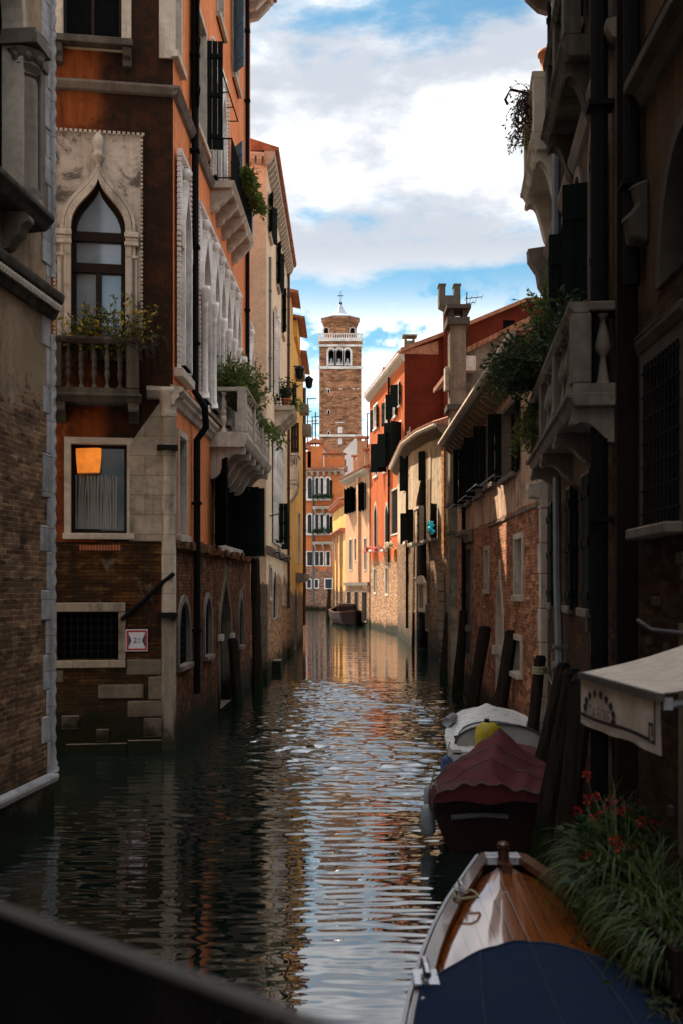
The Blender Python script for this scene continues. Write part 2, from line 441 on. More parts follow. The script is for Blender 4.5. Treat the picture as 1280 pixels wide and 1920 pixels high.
M['alley_shade'] = mat_wall('alley_shade_plaster', (.016, .011, .008), stain=.6, seed=22.8)  # near-black colour stands in for the deep shade of the alley
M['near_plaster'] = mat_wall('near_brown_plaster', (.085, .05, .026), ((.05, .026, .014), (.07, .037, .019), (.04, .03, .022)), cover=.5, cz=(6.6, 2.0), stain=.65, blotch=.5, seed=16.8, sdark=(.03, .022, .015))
M['tower_brick'] = mat_wall('tower_brick', None, ((.40, .185, .095), (.46, .235, .13), (.42, .28, .18)), stain=.35, seed=17.7, sdark=(.24, .12, .075), damp=False, bw=.9, bh=.3)
# stone
M['stone'] = mat_stone('pale_stone', (.56, .47, .375), .45, 1.0)
M['stone_white'] = mat_stone('white_stone', (.82, .74, .67), .22, 2.0)
M['stone_black'] = mat_stone('blackened_stone', (.15, .125, .095), .95, 3.0)
M['stone_grey'] = mat_stone('grey_stone', (.22, .178, .145), .55, 4.0)
M['stone_block'] = mat_stone('stone_blocks', (.40, .325, .24), .5, 5.0, blocks=(.75, .42), damp=False)
M['stone_wet'] = mat_stone('wet_stone', (.19, .15, .105), .5, 6.0, damp=True)
M['stone_blue'] = mat_stone('cool_white_stone', (.52, .50, .49), .45, 7.0, blocks=(3.0, .55))
M['stone_panel'] = mat_stone('mottled_stone', (.56, .46, .375), .55, 8.0, blotch=.8)
# joinery, metal, glass
M['shutter'] = mat_shutter('black_green_shutter', (.006, .009, .0075))
M['shutter_green'] = mat_shutter('dark_green_shutter', (.008, .015, .010))
M['shutter_blue'] = mat_shutter('blue_shutter', (.10, .26, .42))
M['shutter_teal'] = mat_shutter('faded_teal_frame', (.025, .05, .055))
M['frame'] = mat_plain('dark_wood_frame', (.020, .012, .008), .7, spec=.12)
M['frame_pale'] = mat_plain('pale_frame', (.42, .38, .33), .6)
M['iron'] = mat_plain('black_iron', (.010, .009, .009), .8, .0, spec=.08)
M['pipe'] = mat_plain('dark_drainpipe', (.008, .007, .007), .8, .0, spec=.06)
M['pipe_grey'] = mat_plain('grey_drainpipe', (.13, .13, .135), .5, .3)
M['pipe_brown'] = mat_plain('brown_drainpipe', (.05, .018, .012), .5)
M['zinc'] = mat_plain('grey_lead', (.34, .37, .42), .45, .3)
M['glass'] = mat_glass('dark_glass', (.006, .008, .009), .05, 1.4)
M['glass_sky'] = mat_glass('sky_glass', (.15, .20, .25), .07, 2.2)  # blue-grey of the reflected sky is put into the base colour
M['glass_grey'] = mat_glass('grey_blind_glass', (.30, .29, .28), .3, 1.5)
M['void'] = mat_plain('dark_room', (.005, .006, .006), .95, spec=.02)
M['curtain'] = mat_plain('grey_curtain', (.17, .17, .16), .9, grain=(8, 8, .3))
M['blind'] = mat_plain('glowing_orange_lampshade', (.75, .25, .04), .8, scale=2.2, emit=((1.0, .27, .03), .21))
M['tiles'] = mat_tiles('roof_tiles')
M['terracotta'] = mat_plain('terracotta', (.42, .14, .06), .85)
M['eave_wood'] = mat_plain('dark_eave_timber', (.13, .085, .05), .9, grain=(6, 6, .8))
M['dark_stone'] = mat_stone('dark_grey_stone', (.085, .07, .055), .6, 9.0)  # darker stone tone for chimney caps and the near palace trims
M['pole'] = mat_plain('weathered_pole', (.024, .0175, .012), .9, spec=.05, grain=(6, 6, .5), scale=4, bstr=.7, var=.5)
M['rope'] = mat_plain('pale_rope', (.30, .29, .17), .9)
# plants
M['leaf_green'] = mat_leaf('green_leaves', (.05, .09, .012), (.15, .17, .02))
M['leaf_dark'] = mat_leaf('dark_green_leaves', (.012, .035, .010), (.04, .07, .015))
M['leaf_yellow'] = mat_leaf('green_and_yellow_leaves', (.05, .07, .012), (.12, .11, .012), (.46, .29, .015))
M['leaf_purple'] = mat_leaf('dry_purple_leaves', (.03, .012, .012), (.06, .025, .018))
M['leaf_light'] = mat_leaf('light_green_leaves', (.06, .12, .012), (.16, .22, .02))
M['grass'] = mat_leaf('grass_blades', (.020, .044, .008), (.095, .13, .026), trans=.25)
M['petal_red'] = mat_leaf('red_petals', (.28, .012, .010), (.42, .03, .014))
M['petal_pink'] = mat_leaf('pink_petals', (.6, .10, .12), (.8, .35, .33))
M['petal_white'] = mat_leaf('white_petals', (.7, .6, .42), (.8, .75, .6))
M['stem'] = mat_plain('plant_stems', (.05, .045, .02), .8)

# weed and slime on the part of the posts the tide reaches
_nt = M['pole'].node_tree; _b = [n for n in _nt.nodes if n.type == 'BSDF_PRINCIPLED'][0]; _src = _b.inputs['Base Color'].links[0].from_socket
_g = G.__new__(G); _g.nt = _nt
_ps = _g.n('ShaderNodeNewGeometry').outputs['Position']
_z = _g.m('ADD', _g.n('ShaderNodeSeparateXYZ', {0: _ps}).outputs[2], _g.m('MULTIPLY', _g.m('SUBTRACT', _g.noise(_ps, 6.0, 5, .6), .5), .5))
_nt.links.new(_g.mix(_g.step(_z, .62, .30), _src, (.012, .020, .006)), _b.inputs['Base Color'])
# ------------------------------------------------------------------ building pieces
class Zone:
    """one stretch of wall with openings"""
    def __init__(self, root, fr, outline, mat, name='wall', rd=.3, label=None):
        self.root, self.fr, self.outline, self.mat, self.name, self.rd, self.label = root, fr, outline, mat, name, rd, label
        self.holes = []
    def done(self):
        o = MB(self.fr).wall(self.outline, self.holes, self.rd).build(self.name, self.mat, self.root)
        if self.label: o["label"] = self.label
        return o

def inset(poly, t):
    c = Vector((sum(p[0] for p in poly) / len(poly), sum(p[1] for p in poly) / len(poly)))
    w = max(p[0] for p in poly) - min(p[0] for p in poly); h = max(p[1] for p in poly) - min(p[1] for p in poly)
    cx = (max(p[0] for p in poly) + min(p[0] for p in poly)) / 2; cz = (max(p[1] for p in poly) + min(p[1] for p in poly)) / 2
    return [(cx + (x - cx) * (1 - 2 * t / w), cz + (z - cz) * (1 - 2 * t / h)) for x, z in poly]

def window(zn, kind, s0, s1, z0, z1, trim=.14, proud=.045, depth=.24, glass='glass', frame='frame', nv=1, nh=1, sill=None,
           stone='stone', spring=None, low=None, sash=True, grille=False, name='window', n=7):
    fr, root = zn.fr, zn.root
    inner = shape(kind, s0, s1, z0, z1, spring, n)
    zn.holes.append(inner)
    depth = min(depth, zn.rd - .02)
    if trim:
        outer = shape(kind, s0, s1, z0, z1, spring if spring else (None if kind == 'rect' else z1 - (s1-s0)/2 * {'round': 1.0, 'pointed': 1.5, 'ogee': 1.9}[kind]), n, trim, low)
        w = MB(fr).ring(inset(inner, .004), outer, -depth - .015, proud).build(name, M[stone], root)
    else:
        w = None
    fm = MB(fr)
    if sash:
        t = min(.07, (s1 - s0) * .12)
        fm.ring(inset(inner, t), inset(inner, -.004), -depth - .01, -depth + .06)
        for i in range(1, nv + 1):
            x = s0 + (s1 - s0) * i / (nv + 1); fm.box(x - t * .5, x + t * .5, z0 + .02, (z1 if kind == 'rect' else z1 - (s1-s0) * .12) - .02, -depth + .001, -depth + .052)
        for i in range(1, nh + 1):
            y = z0 + (z1 - z0) * i / (nh + 1); fm.box(s0 + .02, s1 - .02, y - t * .5, y + t * .5, -depth + .003, -depth + .048)
    if grille:
        k = max(3, int((s1 - s0) / .14))
        for i in range(1, k):
            x = s0 + (s1 - s0) * i / k; fm.box(x - .012, x + .012, z0, z1 - .02, -.06, -.036)
        k = max(3, int((z1 - z0) / .16))
        for i in range(1, k):
            y = z0 + (z1 - z0) * i / k; fm.box(s0, s1, y - .010, y + .010, -.058, -.04)
    if w is None:
        if not fm.v: fm.ring(inset(inner, .03), inset(inner, -.004), -depth - .01, -depth + .04)
        w = fm.build(name, M[frame], root)
    elif fm.v: fm.build('grille' if grille and not sash else 'sash', M['iron' if grille and not sash else frame], w)
    MB(fr).face(inset(inner, -.003), -depth + .012).build('pane', M[glass], w)
    if sill:
        ov, h, d = sill
        MB(fr).box(s0 - ov, s1 + ov, z0 - h, z0 - .002, -.02, d).build('sill', M[stone], w, bevel=.01)
    return w

def shutter(root, fr, s, z0, z1, width, ang, sign, mat='shutter', d=.03, rail=True):
    """a leaf hinged at s; ang 0 lies flat on the wall, 90 sticks straight out; sign is the way it opens along the wall"""
    a = R(ang); t = (math.cos(a) * sign, math.sin(a)); nn = (-math.sin(a) * sign, math.cos(a))
    m = MB(fr)
    def slab(u0, u1, y0, y1, w0, w1):
        P = [(s + t[0]*u + nn[0]*w, y, d + t[1]*u + nn[1]*w) for w in (w0, w1) for y in (y0, y1) for u in (u0, u1)]
        m.add(P, [(0, 2, 3, 1), (4, 5, 7, 6), (0, 1, 5, 4), (2, 6, 7, 3), (0, 4, 6, 2), (1, 3, 7, 5)])
    nb = max(2, round(width / .16))
    for i in range(nb): slab(width * i / nb + .004, width * (i + 1) / nb - .004, z0, z1, 0, .032)
    h = z1 - z0
    for y in (z0 + h * .12, z0 + h * .5, z0 + h * .86):
        slab(.02, width - .02, y - .05, y + .05, .034, .056); slab(.02, width - .02, y - .05, y + .05, -.022, -.002)
    return m.build('shutter', M[mat], root)

BAL = [(.07, 0), (.07, .05), (.045, .07), (.034, .12), (.05, .20), (.072, .30), (.066, .38), (.04, .43), (.064, .46), (.064, .54), (.04, .57), (.066, .62), (.07, .70), (.05, .80), (.034, .88), (.045, .93), (.07, .95), (.07, 1.0)]
VASE = [(.085, 0), (.075, .05), (.06, .14), (.045, .28), (.036, .36), (.05, .40), (.09, .46), (.095, .54), (.075, .66), (.05, .78), (.028, .90), (.04, .94), (.07, .97), (.07, 1.0)]
def baluster(parent, fr, s, z, d, h, mat='stone', prof=BAL, n=9, k=1.0):
    return MB(fr).lathe((s, z, d), [(r * k, y * h) for r, y in prof], n).build('baluster', M[mat], parent, smooth=True)

def stone_balcony(root, fr, s0, s1, zf, zr, depth, posts, per_bay, mat='stone', prof=BAL, brackets=(), end_bal=1, bh=.7, slab=.22, k=1.0, label=None, bw=.26):
    """slab, top rail, corner and middle posts, balusters on the front and on both ends, scrolled brackets"""
    b = MB(fr).run([(0.0, zf - slab), (depth - .05, zf - slab), (depth + .0, zf - slab + .06), (depth + .02, zf - slab + .1), (depth + .07, zf - .06), (depth + .07, zf), (0, zf)], s0 - .05, s1 + .05)
    for e in (s0 - .05, s1 + .05): pass
    bal = b.build('balcony', M[mat], root, bevel=.015)
    if label: bal["label"] = label
    pw = .13
    MB(fr).run([(depth - .20, zr - .13), (depth - .02, zr - .13), (depth + .04, zr - .06), (depth + .04, zr), (depth - .24, zr)], s0, s1).box(s0 - .02, s0 + .21, zr - .11, zr - .004, 0, depth - .205).box(s1 - .21, s1 + .02, zr - .11, zr - .004, 0, depth - .205).build('rail', M[mat], bal, bevel=.012)
    MB(fr).box(s0, s1, zf + .001, zf + .12, depth - .21, depth - .01).box(s0, s0 + .2, zf + .001, zf + .115, 0, depth - .215).box(s1 - .2, s1, zf + .001, zf + .115, 0, depth - .215).build('base_rail', M[mat], bal)
    px = [s0 + pw] + list(posts) + [s1 - pw]
    for p in px:
        MB(fr).box(p - pw, p + pw, zf + .121, zr - .131, depth - .225, depth + .012).build('post', M[mat], bal, bevel=.012)
    for a, c in zip(px[:-1], px[1:]):
        for i in range(per_bay):
            s = a + pw + (c - a - 2 * pw) * (i + .5) / per_bay
            baluster(bal, fr, s, zf + .12, depth - .11, zr - zf - .25, mat, prof, k=k)
    for e in (s0 + .1, s1 - .1):
        for i in range(end_bal):
            baluster(bal, fr, e, zf + .12, (depth - .24) * (i + .6) / (end_bal + .2), zr - zf - .25, mat, prof, k=k)
    for s in brackets:
        z1 = zf - slab
        pr = [(0, z1), (depth * .95, z1), (depth * .97, z1 - .08)]
        pr += [(depth * .90 + .06 * math.cos(a_), z1 - .15 + .06 * math.sin(a_)) for a_ in (.4, -.5, -1.4)]
        for i in range(10):
            t = i / 9; pr.append((depth * (.80 - .66 * t ** .7) , z1 - .17 - (bh - .22) * (1 - math.cos(t * math.pi)) / 2))
        pr += [(depth * .16, z1 - bh * .96)]
        pr.append((0, z1 - bh))
        MB(fr).run(pr, s - bw / 2, s + bw / 2).build('bracket', M[mat], bal, bevel=.012)
    return bal

def iron_balcony(root, fr, s0, s1, zf, zr, depth, mat='stone', brackets=(), gap=.14, slab=.16, bh=.5):
    bal = MB(fr).run([(0, zf - slab), (depth - .06, zf - slab), (depth + .04, zf - .05), (depth + .04, zf), (0, zf)], s0, s1).build('balcony', M[mat], root, bevel=.01)
    m = MB(fr)
    m.box(s0 + .02, s1 - .02, zr - .03, zr, depth - .06, depth - .02); m.box(s0 + .02, s0 + .06, zr - .03, zr, 0, depth - .06); m.box(s1 - .06, s1 - .02, zr - .03, zr, 0, depth - .06)
    m.box(s0 + .02, s1 - .02, zf + .08, zf + .11, depth - .055, depth - .025); m.box(s0 + .025, s0 + .055, zf + .08, zf + .11, 0, depth - .06)
    n = max(2, int((s1 - s0) / gap))
    for i in range(n + 1):
        s = s0 + .04 + (s1 - s0 - .08) * i / n; m.box(s - .010, s + .010, zf, zr - .03, depth - .05, depth - .03)
    n = max(2, int(depth / gap))
    for e in (s0 + .04, s1 - .04):
        for i in range(n): m.box(e - .010, e + .010, zf, zr - .03, depth * (i + .3) / n - .01, depth * (i + .3) / n + .01)
    m.build('railing', M['iron'], bal)
    for s in brackets:
        z1 = zf - slab
        pr = [(0, z1), (depth * .95, z1), (depth * .95, z1 - .12)] + [(depth * (.9 - .8 * t) - .03 * math.sin(t * 14), z1 - .14 - (bh - .14) * t) for t in (0, .2, .4, .6, .8, 1)] + [(0, z1 - bh)]
        MB(fr).run(pr, s - .12, s + .12).build('bracket', M[mat], bal, bevel=.01)
    return bal

def eave(root, fr, s0, s1, z, over=.5, h=.35, mat='stone', step=.55, cw=.18, tile=True, slope=0.0, gutter=None):
    """moulded eave on a row of corbels; slope lowers it along s"""
    m = MB(fr)
    n = max(2, int((s1 - s0) / step))
    def zz(s): return z - slope * (s - s0)
    for i in range(n + 1):
        s = s0 + cw / 2 + (s1 - s0 - cw) * i / n; y = zz(s)
        m.run([(0, y - h - .12), (over * .35, y - h - .05), (over * .8, y - .2), (over * .86, y - .10), (0, y - .10)], s - cw / 2, s + cw / 2)
    P = []
    for s in (s0, s1):
        y = zz(s)
        P += [(s, y - .10, -.05), (s, y - .10, over * .9), (s, y - .02, over), (s, y + .04, over), (s, y + .04, -.05)]
    m.add(P, [(0, 1, 2, 3, 4), (9, 8, 7, 6, 5)] + [(i, (i+1) % 5, (i+1) % 5 + 5, i + 5) for i in range(5)])
    c = m.build('cornice', M[mat], root)
    if gutter:
        P = []
        for s in (s0 - .05, s1 + .05):
            y = zz(s); P += [(s, y - .06, over + .003), (s, y - .04, over + .10), (s, y + .03, over + .13), (s, y + .10, over + .12), (s, y + .10, over + .003)]
        MB(fr).add(P, [(0, 1, 2, 3, 4), (9, 8, 7, 6, 5)] + [(i, (i+1) % 5, (i+1) % 5 + 5, i + 5) for i in range(5)]).build('gutter', M[gutter], c)
    if tile:
        t = MB(fr)
        P = []
        for s in (s0 - .02, s1 + .02):
            y = zz(s); P += [(s, y + .045, over + .10), (s, y + .14, over + .10), (s, y + .14 + .35 * 2.5, -2.5), (s, y + .045, -2.5)]
        t.add(P, [(0, 1, 2, 3), (7, 6, 5, 4)] + [(i, (i+1) % 4, (i+1) % 4 + 4, i + 4) for i in range(4)])
        k = int((s1 - s0) / .24)
        for i in range(k):
            s = s0 + (i + .5) * (s1 - s0) / k; y = zz(s)
            t.tube([(s, y + .14, over + .13), (s, y + .15 + .35 * 1.2, -1.2 + over)], .075, 6)
        t.build('roof', M['tiles'], root)
    return c

def pipe(root, fr, pts, r=.06, mat='pipe', clips=True):
    m = MB(fr).tube(pts, r, 8)
    if clips:
        for a, b in zip(pts[:-1], pts[1:]):
            L = (Vector(b) - Vector(a)).length; k = int(L / 2.2)
            for i in range(k):
                q = Vector(a).lerp(Vector(b), (i + .5) / k)
                m.box(q[0] - r * 1.35, q[0] + r * 1.35, q[1] - .03, q[1] + .03, 0.002, q[2] + r * 1.3)
    return m.build('drainpipe', M[mat], root, smooth=False)

def chimney(root, c, w, dpt, z0, z1, mat, cap='flat', capmat=None, fr=None):
    """c = (x, y) centre"""
    m = MB(); x, y = c
    m.box(x - w/2, x + w/2, z0, z1, y - dpt/2, y + dpt/2)
    o = m.build('chimney', M[mat], root)
    k = MB()
    if cap == 'flat':
        for sx in (-1, 1):
            k.box(x + sx * w * .38 - w * .1, x + sx * w * .38 + w * .1, z1 + .001, z1 + .28, y - dpt * .45, y + dpt * .45)
        k.box(x - w * .7, x + w * .7, z1 + .281, z1 + .42, y - dpt * .7, y + dpt * .7)
    elif cap == 'horn':
        k.loft([[(x - w*.5, z1 + .001, y - dpt*.5), (x + w*.5, z1 + .001, y - dpt*.5), (x + w*.5, z1 + .001, y + dpt*.5), (x - w*.5, z1 + .001, y + dpt*.5)],
                [(x - w*.92, z1 + .25, y - dpt*.8), (x + w*.92, z1 + .25, y - dpt*.8), (x + w*.92, z1 + .25, y + dpt*.8), (x - w*.92, z1 + .25, y + dpt*.8)],
                [(x - w*.95, z1 + .98, y - dpt*.8), (x + w*.95, z1 + .98, y - dpt*.8), (x + w*.95, z1 + .98, y + dpt*.8), (x - w*.95, z1 + .98, y + dpt*.8)]], close=True, cap=True)
        for sx in (-1, 1): k.box(x + sx * w * .66 - w * .27, x + sx * w * .66 + w * .27, z1 + .981, z1 + 1.72, y - dpt * .78, y + dpt * .78)
        for sx in (-1, 1): k.box(x + sx * w * .66 - w * .34, x + sx * w * .66 + w * .34, z1 + 1.721, z1 + 1.82, y - dpt * .85, y + dpt * .85)
    elif cap == 'gable':
        for sx in (-1, 1): k.box(x + sx * w * .4 - w * .1, x + sx * w * .4 + w * .1, z1 + .001, z1 + .5, y - dpt * .45, y + dpt * .45)
        P = [(x - w*.6, z1 + .501, y - dpt*.6), (x + w*.6, z1 + .501, y - dpt*.6), (x, z1 + 1.25, y - dpt*.6), (x - w*.6, z1 + .501, y + dpt*.6), (x + w*.6, z1 + .501, y + dpt*.6), (x, z1 + 1.25, y + dpt*.6)]
        k.add(P, [(0, 1, 2), (3, 5, 4), (0, 3, 4, 1), (1, 4, 5, 2), (2, 5, 3, 0)])
    k.build('chimney_cap', M[capmat or mat], o)
    return o

# ------------------------------------------------------------------ plants
def leaf_quad(m, p, dirn, size, wide=.42):
    dirn = dirn.normalized(); up = Vector((rnd.uniform(-1, 1), rnd.uniform(-1, 1), rnd.uniform(-.2, 1.2)))
    side = dirn.cross(up)
    if side.length < .05: side = Vector((1, 0, 0))
    side.normalize(); nn = side.cross(dirn) * size * .14
    a = p; b = p + dirn * size * .5 + side * size * wide * .5 + nn; c = p + dirn * size; d = p + dirn * size * .5 - side * size * wide * .5 + nn
    m.add([(q.x, q.z, q.y) for q in (a, b, c, d)], [(0, 1, 2, 3)])
def wtube(m, pts, r, r1): m.tube([(q.x, q.z, q.y) for q in pts], r, 4, r1)
def leafy(name, pa, pb, n, length, size, leaf, label, cat, group=None, spread=.6, droop=.4, up=1.0, lean=Vector((0, 0, 0)), dens=14, flowers=None, fl=.1, pot=None):
    """stems rooted along pa-pb, arching, leaves along each"""
    pa, pb = Vector(pa), Vector(pb); base = (pa + pb) / 2
    t = thing(name, base, label, cat, group)
    lm, sm, fm = MB(), MB(), MB()
    for i in range(n):
        p = pa.lerp(pb, rnd.random()) + Vector((rnd.uniform(-.08, .08), rnd.uniform(-.08, .08), 0))
        v = Vector((rnd.gauss(0, spread), rnd.gauss(0, spread), up)) + lean
        v.normalize(); L = length * rnd.uniform(.45, 1.15); st = 7; pts = [p.copy()]
        for k in range(st):
            v = (v + Vector((rnd.gauss(0, .16), rnd.gauss(0, .16), -droop * (k + 1) / st))).normalized()
            p = p + v * L / st; pts.append(p.copy())
            if k >= 1:
                for _ in range(max(1, int(dens * (.6 + .4 * k / st) / st))):
                    q = pts[-2].lerp(p, rnd.random())
                    dd = (v * .5 + Vector((rnd.gauss(0, 1), rnd.gauss(0, 1), rnd.gauss(0, .7)))).normalized()
                    leaf_quad(lm, q, dd, size * rnd.uniform(.6, 1.25))
        wtube(sm, pts, .008, .003)
        if flowers and rnd.random() < fl * 4:
            for _ in range(16):
                dd = Vector((rnd.gauss(0, 1), rnd.gauss(0, 1), rnd.gauss(.3, 1))).normalized()
                leaf_quad(fm, p + dd * .02, dd, size * .7, .8)
    lm.build('foliage', M[leaf], t); sm.build('stem', M['stem'], t)
    if flowers and fm.v: fm.build('flowers', M[flowers], t)
    return t
# ------------------------------------------------------------------ canal water
wm, g = mat_new('canal_water')
pos = g.n('ShaderNodeNewGeometry').outputs['Position']
wb = g.noise(g.map(pos, (1.2, 3.4, 1), (3, 1, 0)), 1.0, 3, .55, .2)
far = g.step(g.n('ShaderNodeSeparateXYZ', {0: pos}).outputs[1], 50.0, 80.0)
finish(g, (.005, .011, .008), .012, g.m('MULTIPLY', wb, far), .6, .05, spec=.5, IOR=2.8)
import numpy as np
rs = np.random.RandomState(5)
ys = [2.6]
while ys[-1] < 78: ys.append(ys[-1] + max(.024, .024 * (ys[-1] / 9.0) ** .9))
ys = np.array(ys); xs = np.concatenate([np.arange(-10.5, -4.6, .14), np.arange(-4.6, 4.75, .05)])
X, Y = np.meshgrid(xs, ys)
Z = np.zeros_like(X)
def hump(y, a, b, c_, d_): return np.clip((y - a) / (b - a), 0, 1) * np.clip((d_ - y) / (d_ - c_), 0, 1)
breeze = hump(Y, 14.5, 20, 38, 44) * (.75 + .45 * np.sin(X * .9 + Y * .21 + 1.0) * np.sin(Y * .33 + 2.0))
breeze *= np.clip((X + 3.1) / 1.1, 0, 1)
calm = np.clip(1.2 - Y / 16.0, .0, 1)
for n_, lam0, lam1, slope, ang, env in ((22, .9, 2.4, .0038, .24, np.ones_like(Y)), (60, .17, .55, .0092, .20, .30 + .75 * np.clip((Y - 8.5) / 6, 0, 1)), (70, .16, .45, .042, .36, breeze), (70, .26, .75, .048, .30, breeze), (26, .5, 1.3, .009, .45, breeze), (34, .14, .34, .011, .22, hump(Y, 8.5, 12, 14, 20))):
    for i in range(n_):
        lam = lam0 * (lam1 / lam0) ** rs.rand(); k_ = 2 * np.pi / lam; th = rs.normal(0, ang) + (np.pi if rs.rand() < .5 else 0)
        kx_, ky_ = k_ * np.sin(th), k_ * np.cos(th)
        grp = .6 + .4 * np.sin(X * rs.uniform(-.8, .8) + Y * rs.uniform(-.5, .5) + rs.uniform(0, 6.3))
        dyn = np.clip(lam / (2.6 * .024 * np.maximum(1, Y / 9.0) ** .9) - .15, 0, 1)       # leave out waves finer than the grid
        Z += slope / k_ * grp * env * dyn * np.sin(kx_ * X + ky_ * Y + rs.uniform(0, 6.3))
edge = np.clip((78 - Y) / 10, 0, 1)
Z *= edge
nr, nc = X.shape
vv = np.stack([X, Y, Z], -1).reshape(-1, 3)
ii = np.arange(nr * nc).reshape(nr, nc)
ff_ = np.stack([ii[:-1, :-1], ii[:-1, 1:], ii[1:, 1:], ii[1:, :-1]], -1).reshape(-1, 4)
bigq = np.array([(-900, -60, -.06), (900, -60, -.06), (900, 1500, -.06), (-900, 1500, -.06)])
vv = np.vstack([vv, bigq]); ff_ = np.vstack([ff_, [[nr * nc + i for i in range(4)]]])
me = bpy.data.meshes.new('canal_water'); me.vertices.add(len(vv)); me.vertices.foreach_set('co', vv.astype(np.float32).ravel())
me.loops.add(len(ff_) * 4); me.loops.foreach_set('vertex_index', ff_.astype(np.int32).ravel())
me.polygons.add(len(ff_)); me.polygons.foreach_set('loop_start', np.arange(0, len(ff_) * 4, 4, dtype=np.int32)); me.polygons.foreach_set('use_smooth', np.ones(len(ff_), dtype=bool))
me.update(calc_edges=True); me.materials.append(wm)
ow = bpy.data.objects.new('canal_water', me); COL.objects.link(ow); setting(ow)

# ------------------------------------------------------------------ beige brick palace on the near left corner
A0, A1 = (-8.56, -25.0), (-4.50, 17.3)
fa = Frame(A0, A1); LA = fa.len
a = thing('brick_palace', (-5.1, 10.5, 0), 'beige brick palace corner with white toothed quoins, nearest on the left bank', 'building')
zn = Zone(a, fa, rect(0, LA, -1, 8.15), M['beige_brick'])
zn.done()
# upper storey with an open loggia
zl, zh = 8.15, 22.0
zu = Zone(a, fa, rect(0, LA, zl, zh), M['beige_brick'], 'wall')
wS0, wS1 = fa.s(-170), fa.s(26)
window(zu, 'round', LA - 2.95, LA - 1.2, 8.95, 12.5, trim=.14, depth=.28, glass='void', sash=False, name='loggia_opening')
zu.done()
MB(Frame(A1, (-10, 17.9))).wall(rect(0, 5.6, -1, zh), [], .3).build('wall', M['beige_brick'], a)
MB(Frame((-14, -24.5), A0)).wall(rect(0, 5.46, -1, zh), [], .3).build('wall', M['beige_brick'], a)
MB().prism([(-14, zh), (-8.9, zh), (-8.9, zh + .4), (-14, zh + .4)], -24, 17).build('roof', M['tiles'], a)
# toothed white quoin and rope moulding on the corner
q = MB(fa); zz = .62; k = 0
while zz < zh - .6:
    hh = rnd.uniform(.38, .74); wd = rnd.uniform(.28, .42) if k % 2 else rnd.uniform(.10, .20)
    q.box(LA - wd, LA + .012, zz, zz + hh - .008, -.3, .012 + rnd.random() * .016); zz += hh; k += 1
q.build_each('quoin', M['stone_blue'], a, bevel=.012)
rp = MB(fa)
for zz0, zz1 in ((.75, 7.4), (8.3, zh)):
    n = int((zz1 - zz0) / .035); rings = []
    for i in range(n + 1):
        y = zz0 + i * .035
        rings.append([(LA + .045 + .05 * (1 + .22 * math.sin(2 * (j * .6283) + y * 26)) * math.cos(j * .6283), y, .03 + .05 * (1 + .22 * math.sin(2 * (j * .6283) + y * 26)) * math.sin(j * .6283)) for j in range(10)])
    rp.loft(rings, close=True, cap=True)
rp.build_each('rope_moulding', M['stone_blue'], a, smooth=True)
# string course with dentils, balcony shelf above, torus at the foot
sc = MB(fa).run([(0, 7.62), (.06, 7.64), (.09, 7.70), (.12, 7.76), (.12, 7.83), (.19, 7.89), (.21, 7.97), (.21, 8.02), (0, 8.04)], 0, LA + .10)
sc.build('cornice', M['stone_black'], a, bevel=.01)
dn = MB(fa); s = LA - 6
while s < LA + .08:
    dn.lathe((s, 7.795, .15), [(.032, -.05), (.045, -.02), (.045, .02), (.032, .05)], 6); s += .10
dn.build('bead_moulding', M['stone'], a, smooth=True)
MB(fa).run([(0, 8.66), (.30, 8.68), (.36, 8.76), (.42, 8.82), (.42, 8.90), (0, 8.91)], 0, fa.s(104, .42)).build('balcony_slab', M['stone_black'], a, bevel=.015)
for s in (LA - 1.75, LA - 3.2):
    pr = [(0, 8.65), (.36, 8.65), (.38, 8.56), (.30, 8.48), (.25, 8.37), (.18, 8.31), (.10, 8.19), (0, 8.15)]
    MB(fa).run(pr, s - .14, s + .14).build('bracket', M['stone_grey'], a, bevel=.02)
MB(fa).tube([(0, .56, .05), (LA + .06, .56, .05)], .085, 10).build('torus_moulding', M['stone_blue'], a, smooth=True)
MB(fa).run([(0, -.8), (.06, -.8), (.06, .46), (0, .46)], 0, LA + .03).build('footing', M['stone_wet'], a)
MB(fa).lathe((LA + .05, .64, .03), [(.09, 0), (.10, .05), (.07, .09), (.085, .13), (.055, .18), (.05, .24)], 10).build('column_base', M['stone_blue'], a, smooth=True)
# loggia column and capital
cs = LA - .98
col_ = MB(fa).lathe((cs, 9.0, -.02), [(.27, 0), (.27, .12), (.21, .16), (.24, .24), (.19, .30), (.185, 1.80), (.165, 1.88)], 20).build('column', M['stone_grey'], a, smooth=True)
cp = MB(fa).lathe((cs, 10.88, -.02), [(.165, 0), (.20, .03), (.165, .06), (.19, .10), (.235, .16), (.20, .22), (.25, .27), (.30, .36), (.24, .40)], 14)
cp.box(cs - .30, cs + .30, 11.29, 11.42, -.32, .28); cp.box(cs - .26, cs + .26, 11.43, 11.52, -.28, .24)
for i in range(8):
    a0 = i * math.pi / 4 + .2; cp.lathe((cs + .24 * math.cos(a0), 11.08, -.02 + .24 * math.sin(a0)), [(.02, 0), (.055, .05), (.05, .10), (.02, .14)], 6)
cp.build('capital', M['stone_grey'], col_, smooth=False)
MB(fa).box(LA - .66, LA - .44, 8.99, 11.2, 0, .10).box(LA - .70, LA - .40, 11.2, 11.5, 0, .14).build('pilaster', M['stone_grey'], a, bevel=.015)

# ------------------------------------------------------------------ orange palace
BL, BC, BE = (-10.0, 23.07), (-3.615, 24.1), (-3.24, 40.0)
fb, fs = Frame(BL, BC), Frame(BC, BE)
b = thing('orange_palace', (-6, 32, 0), 'tall orange plastered palace with gothic windows, stone balconies and a blackened end wall', 'building')
HB = 24.3; LB, LS = fb.len, fs.len
zA, zS = 4.45, 7.4
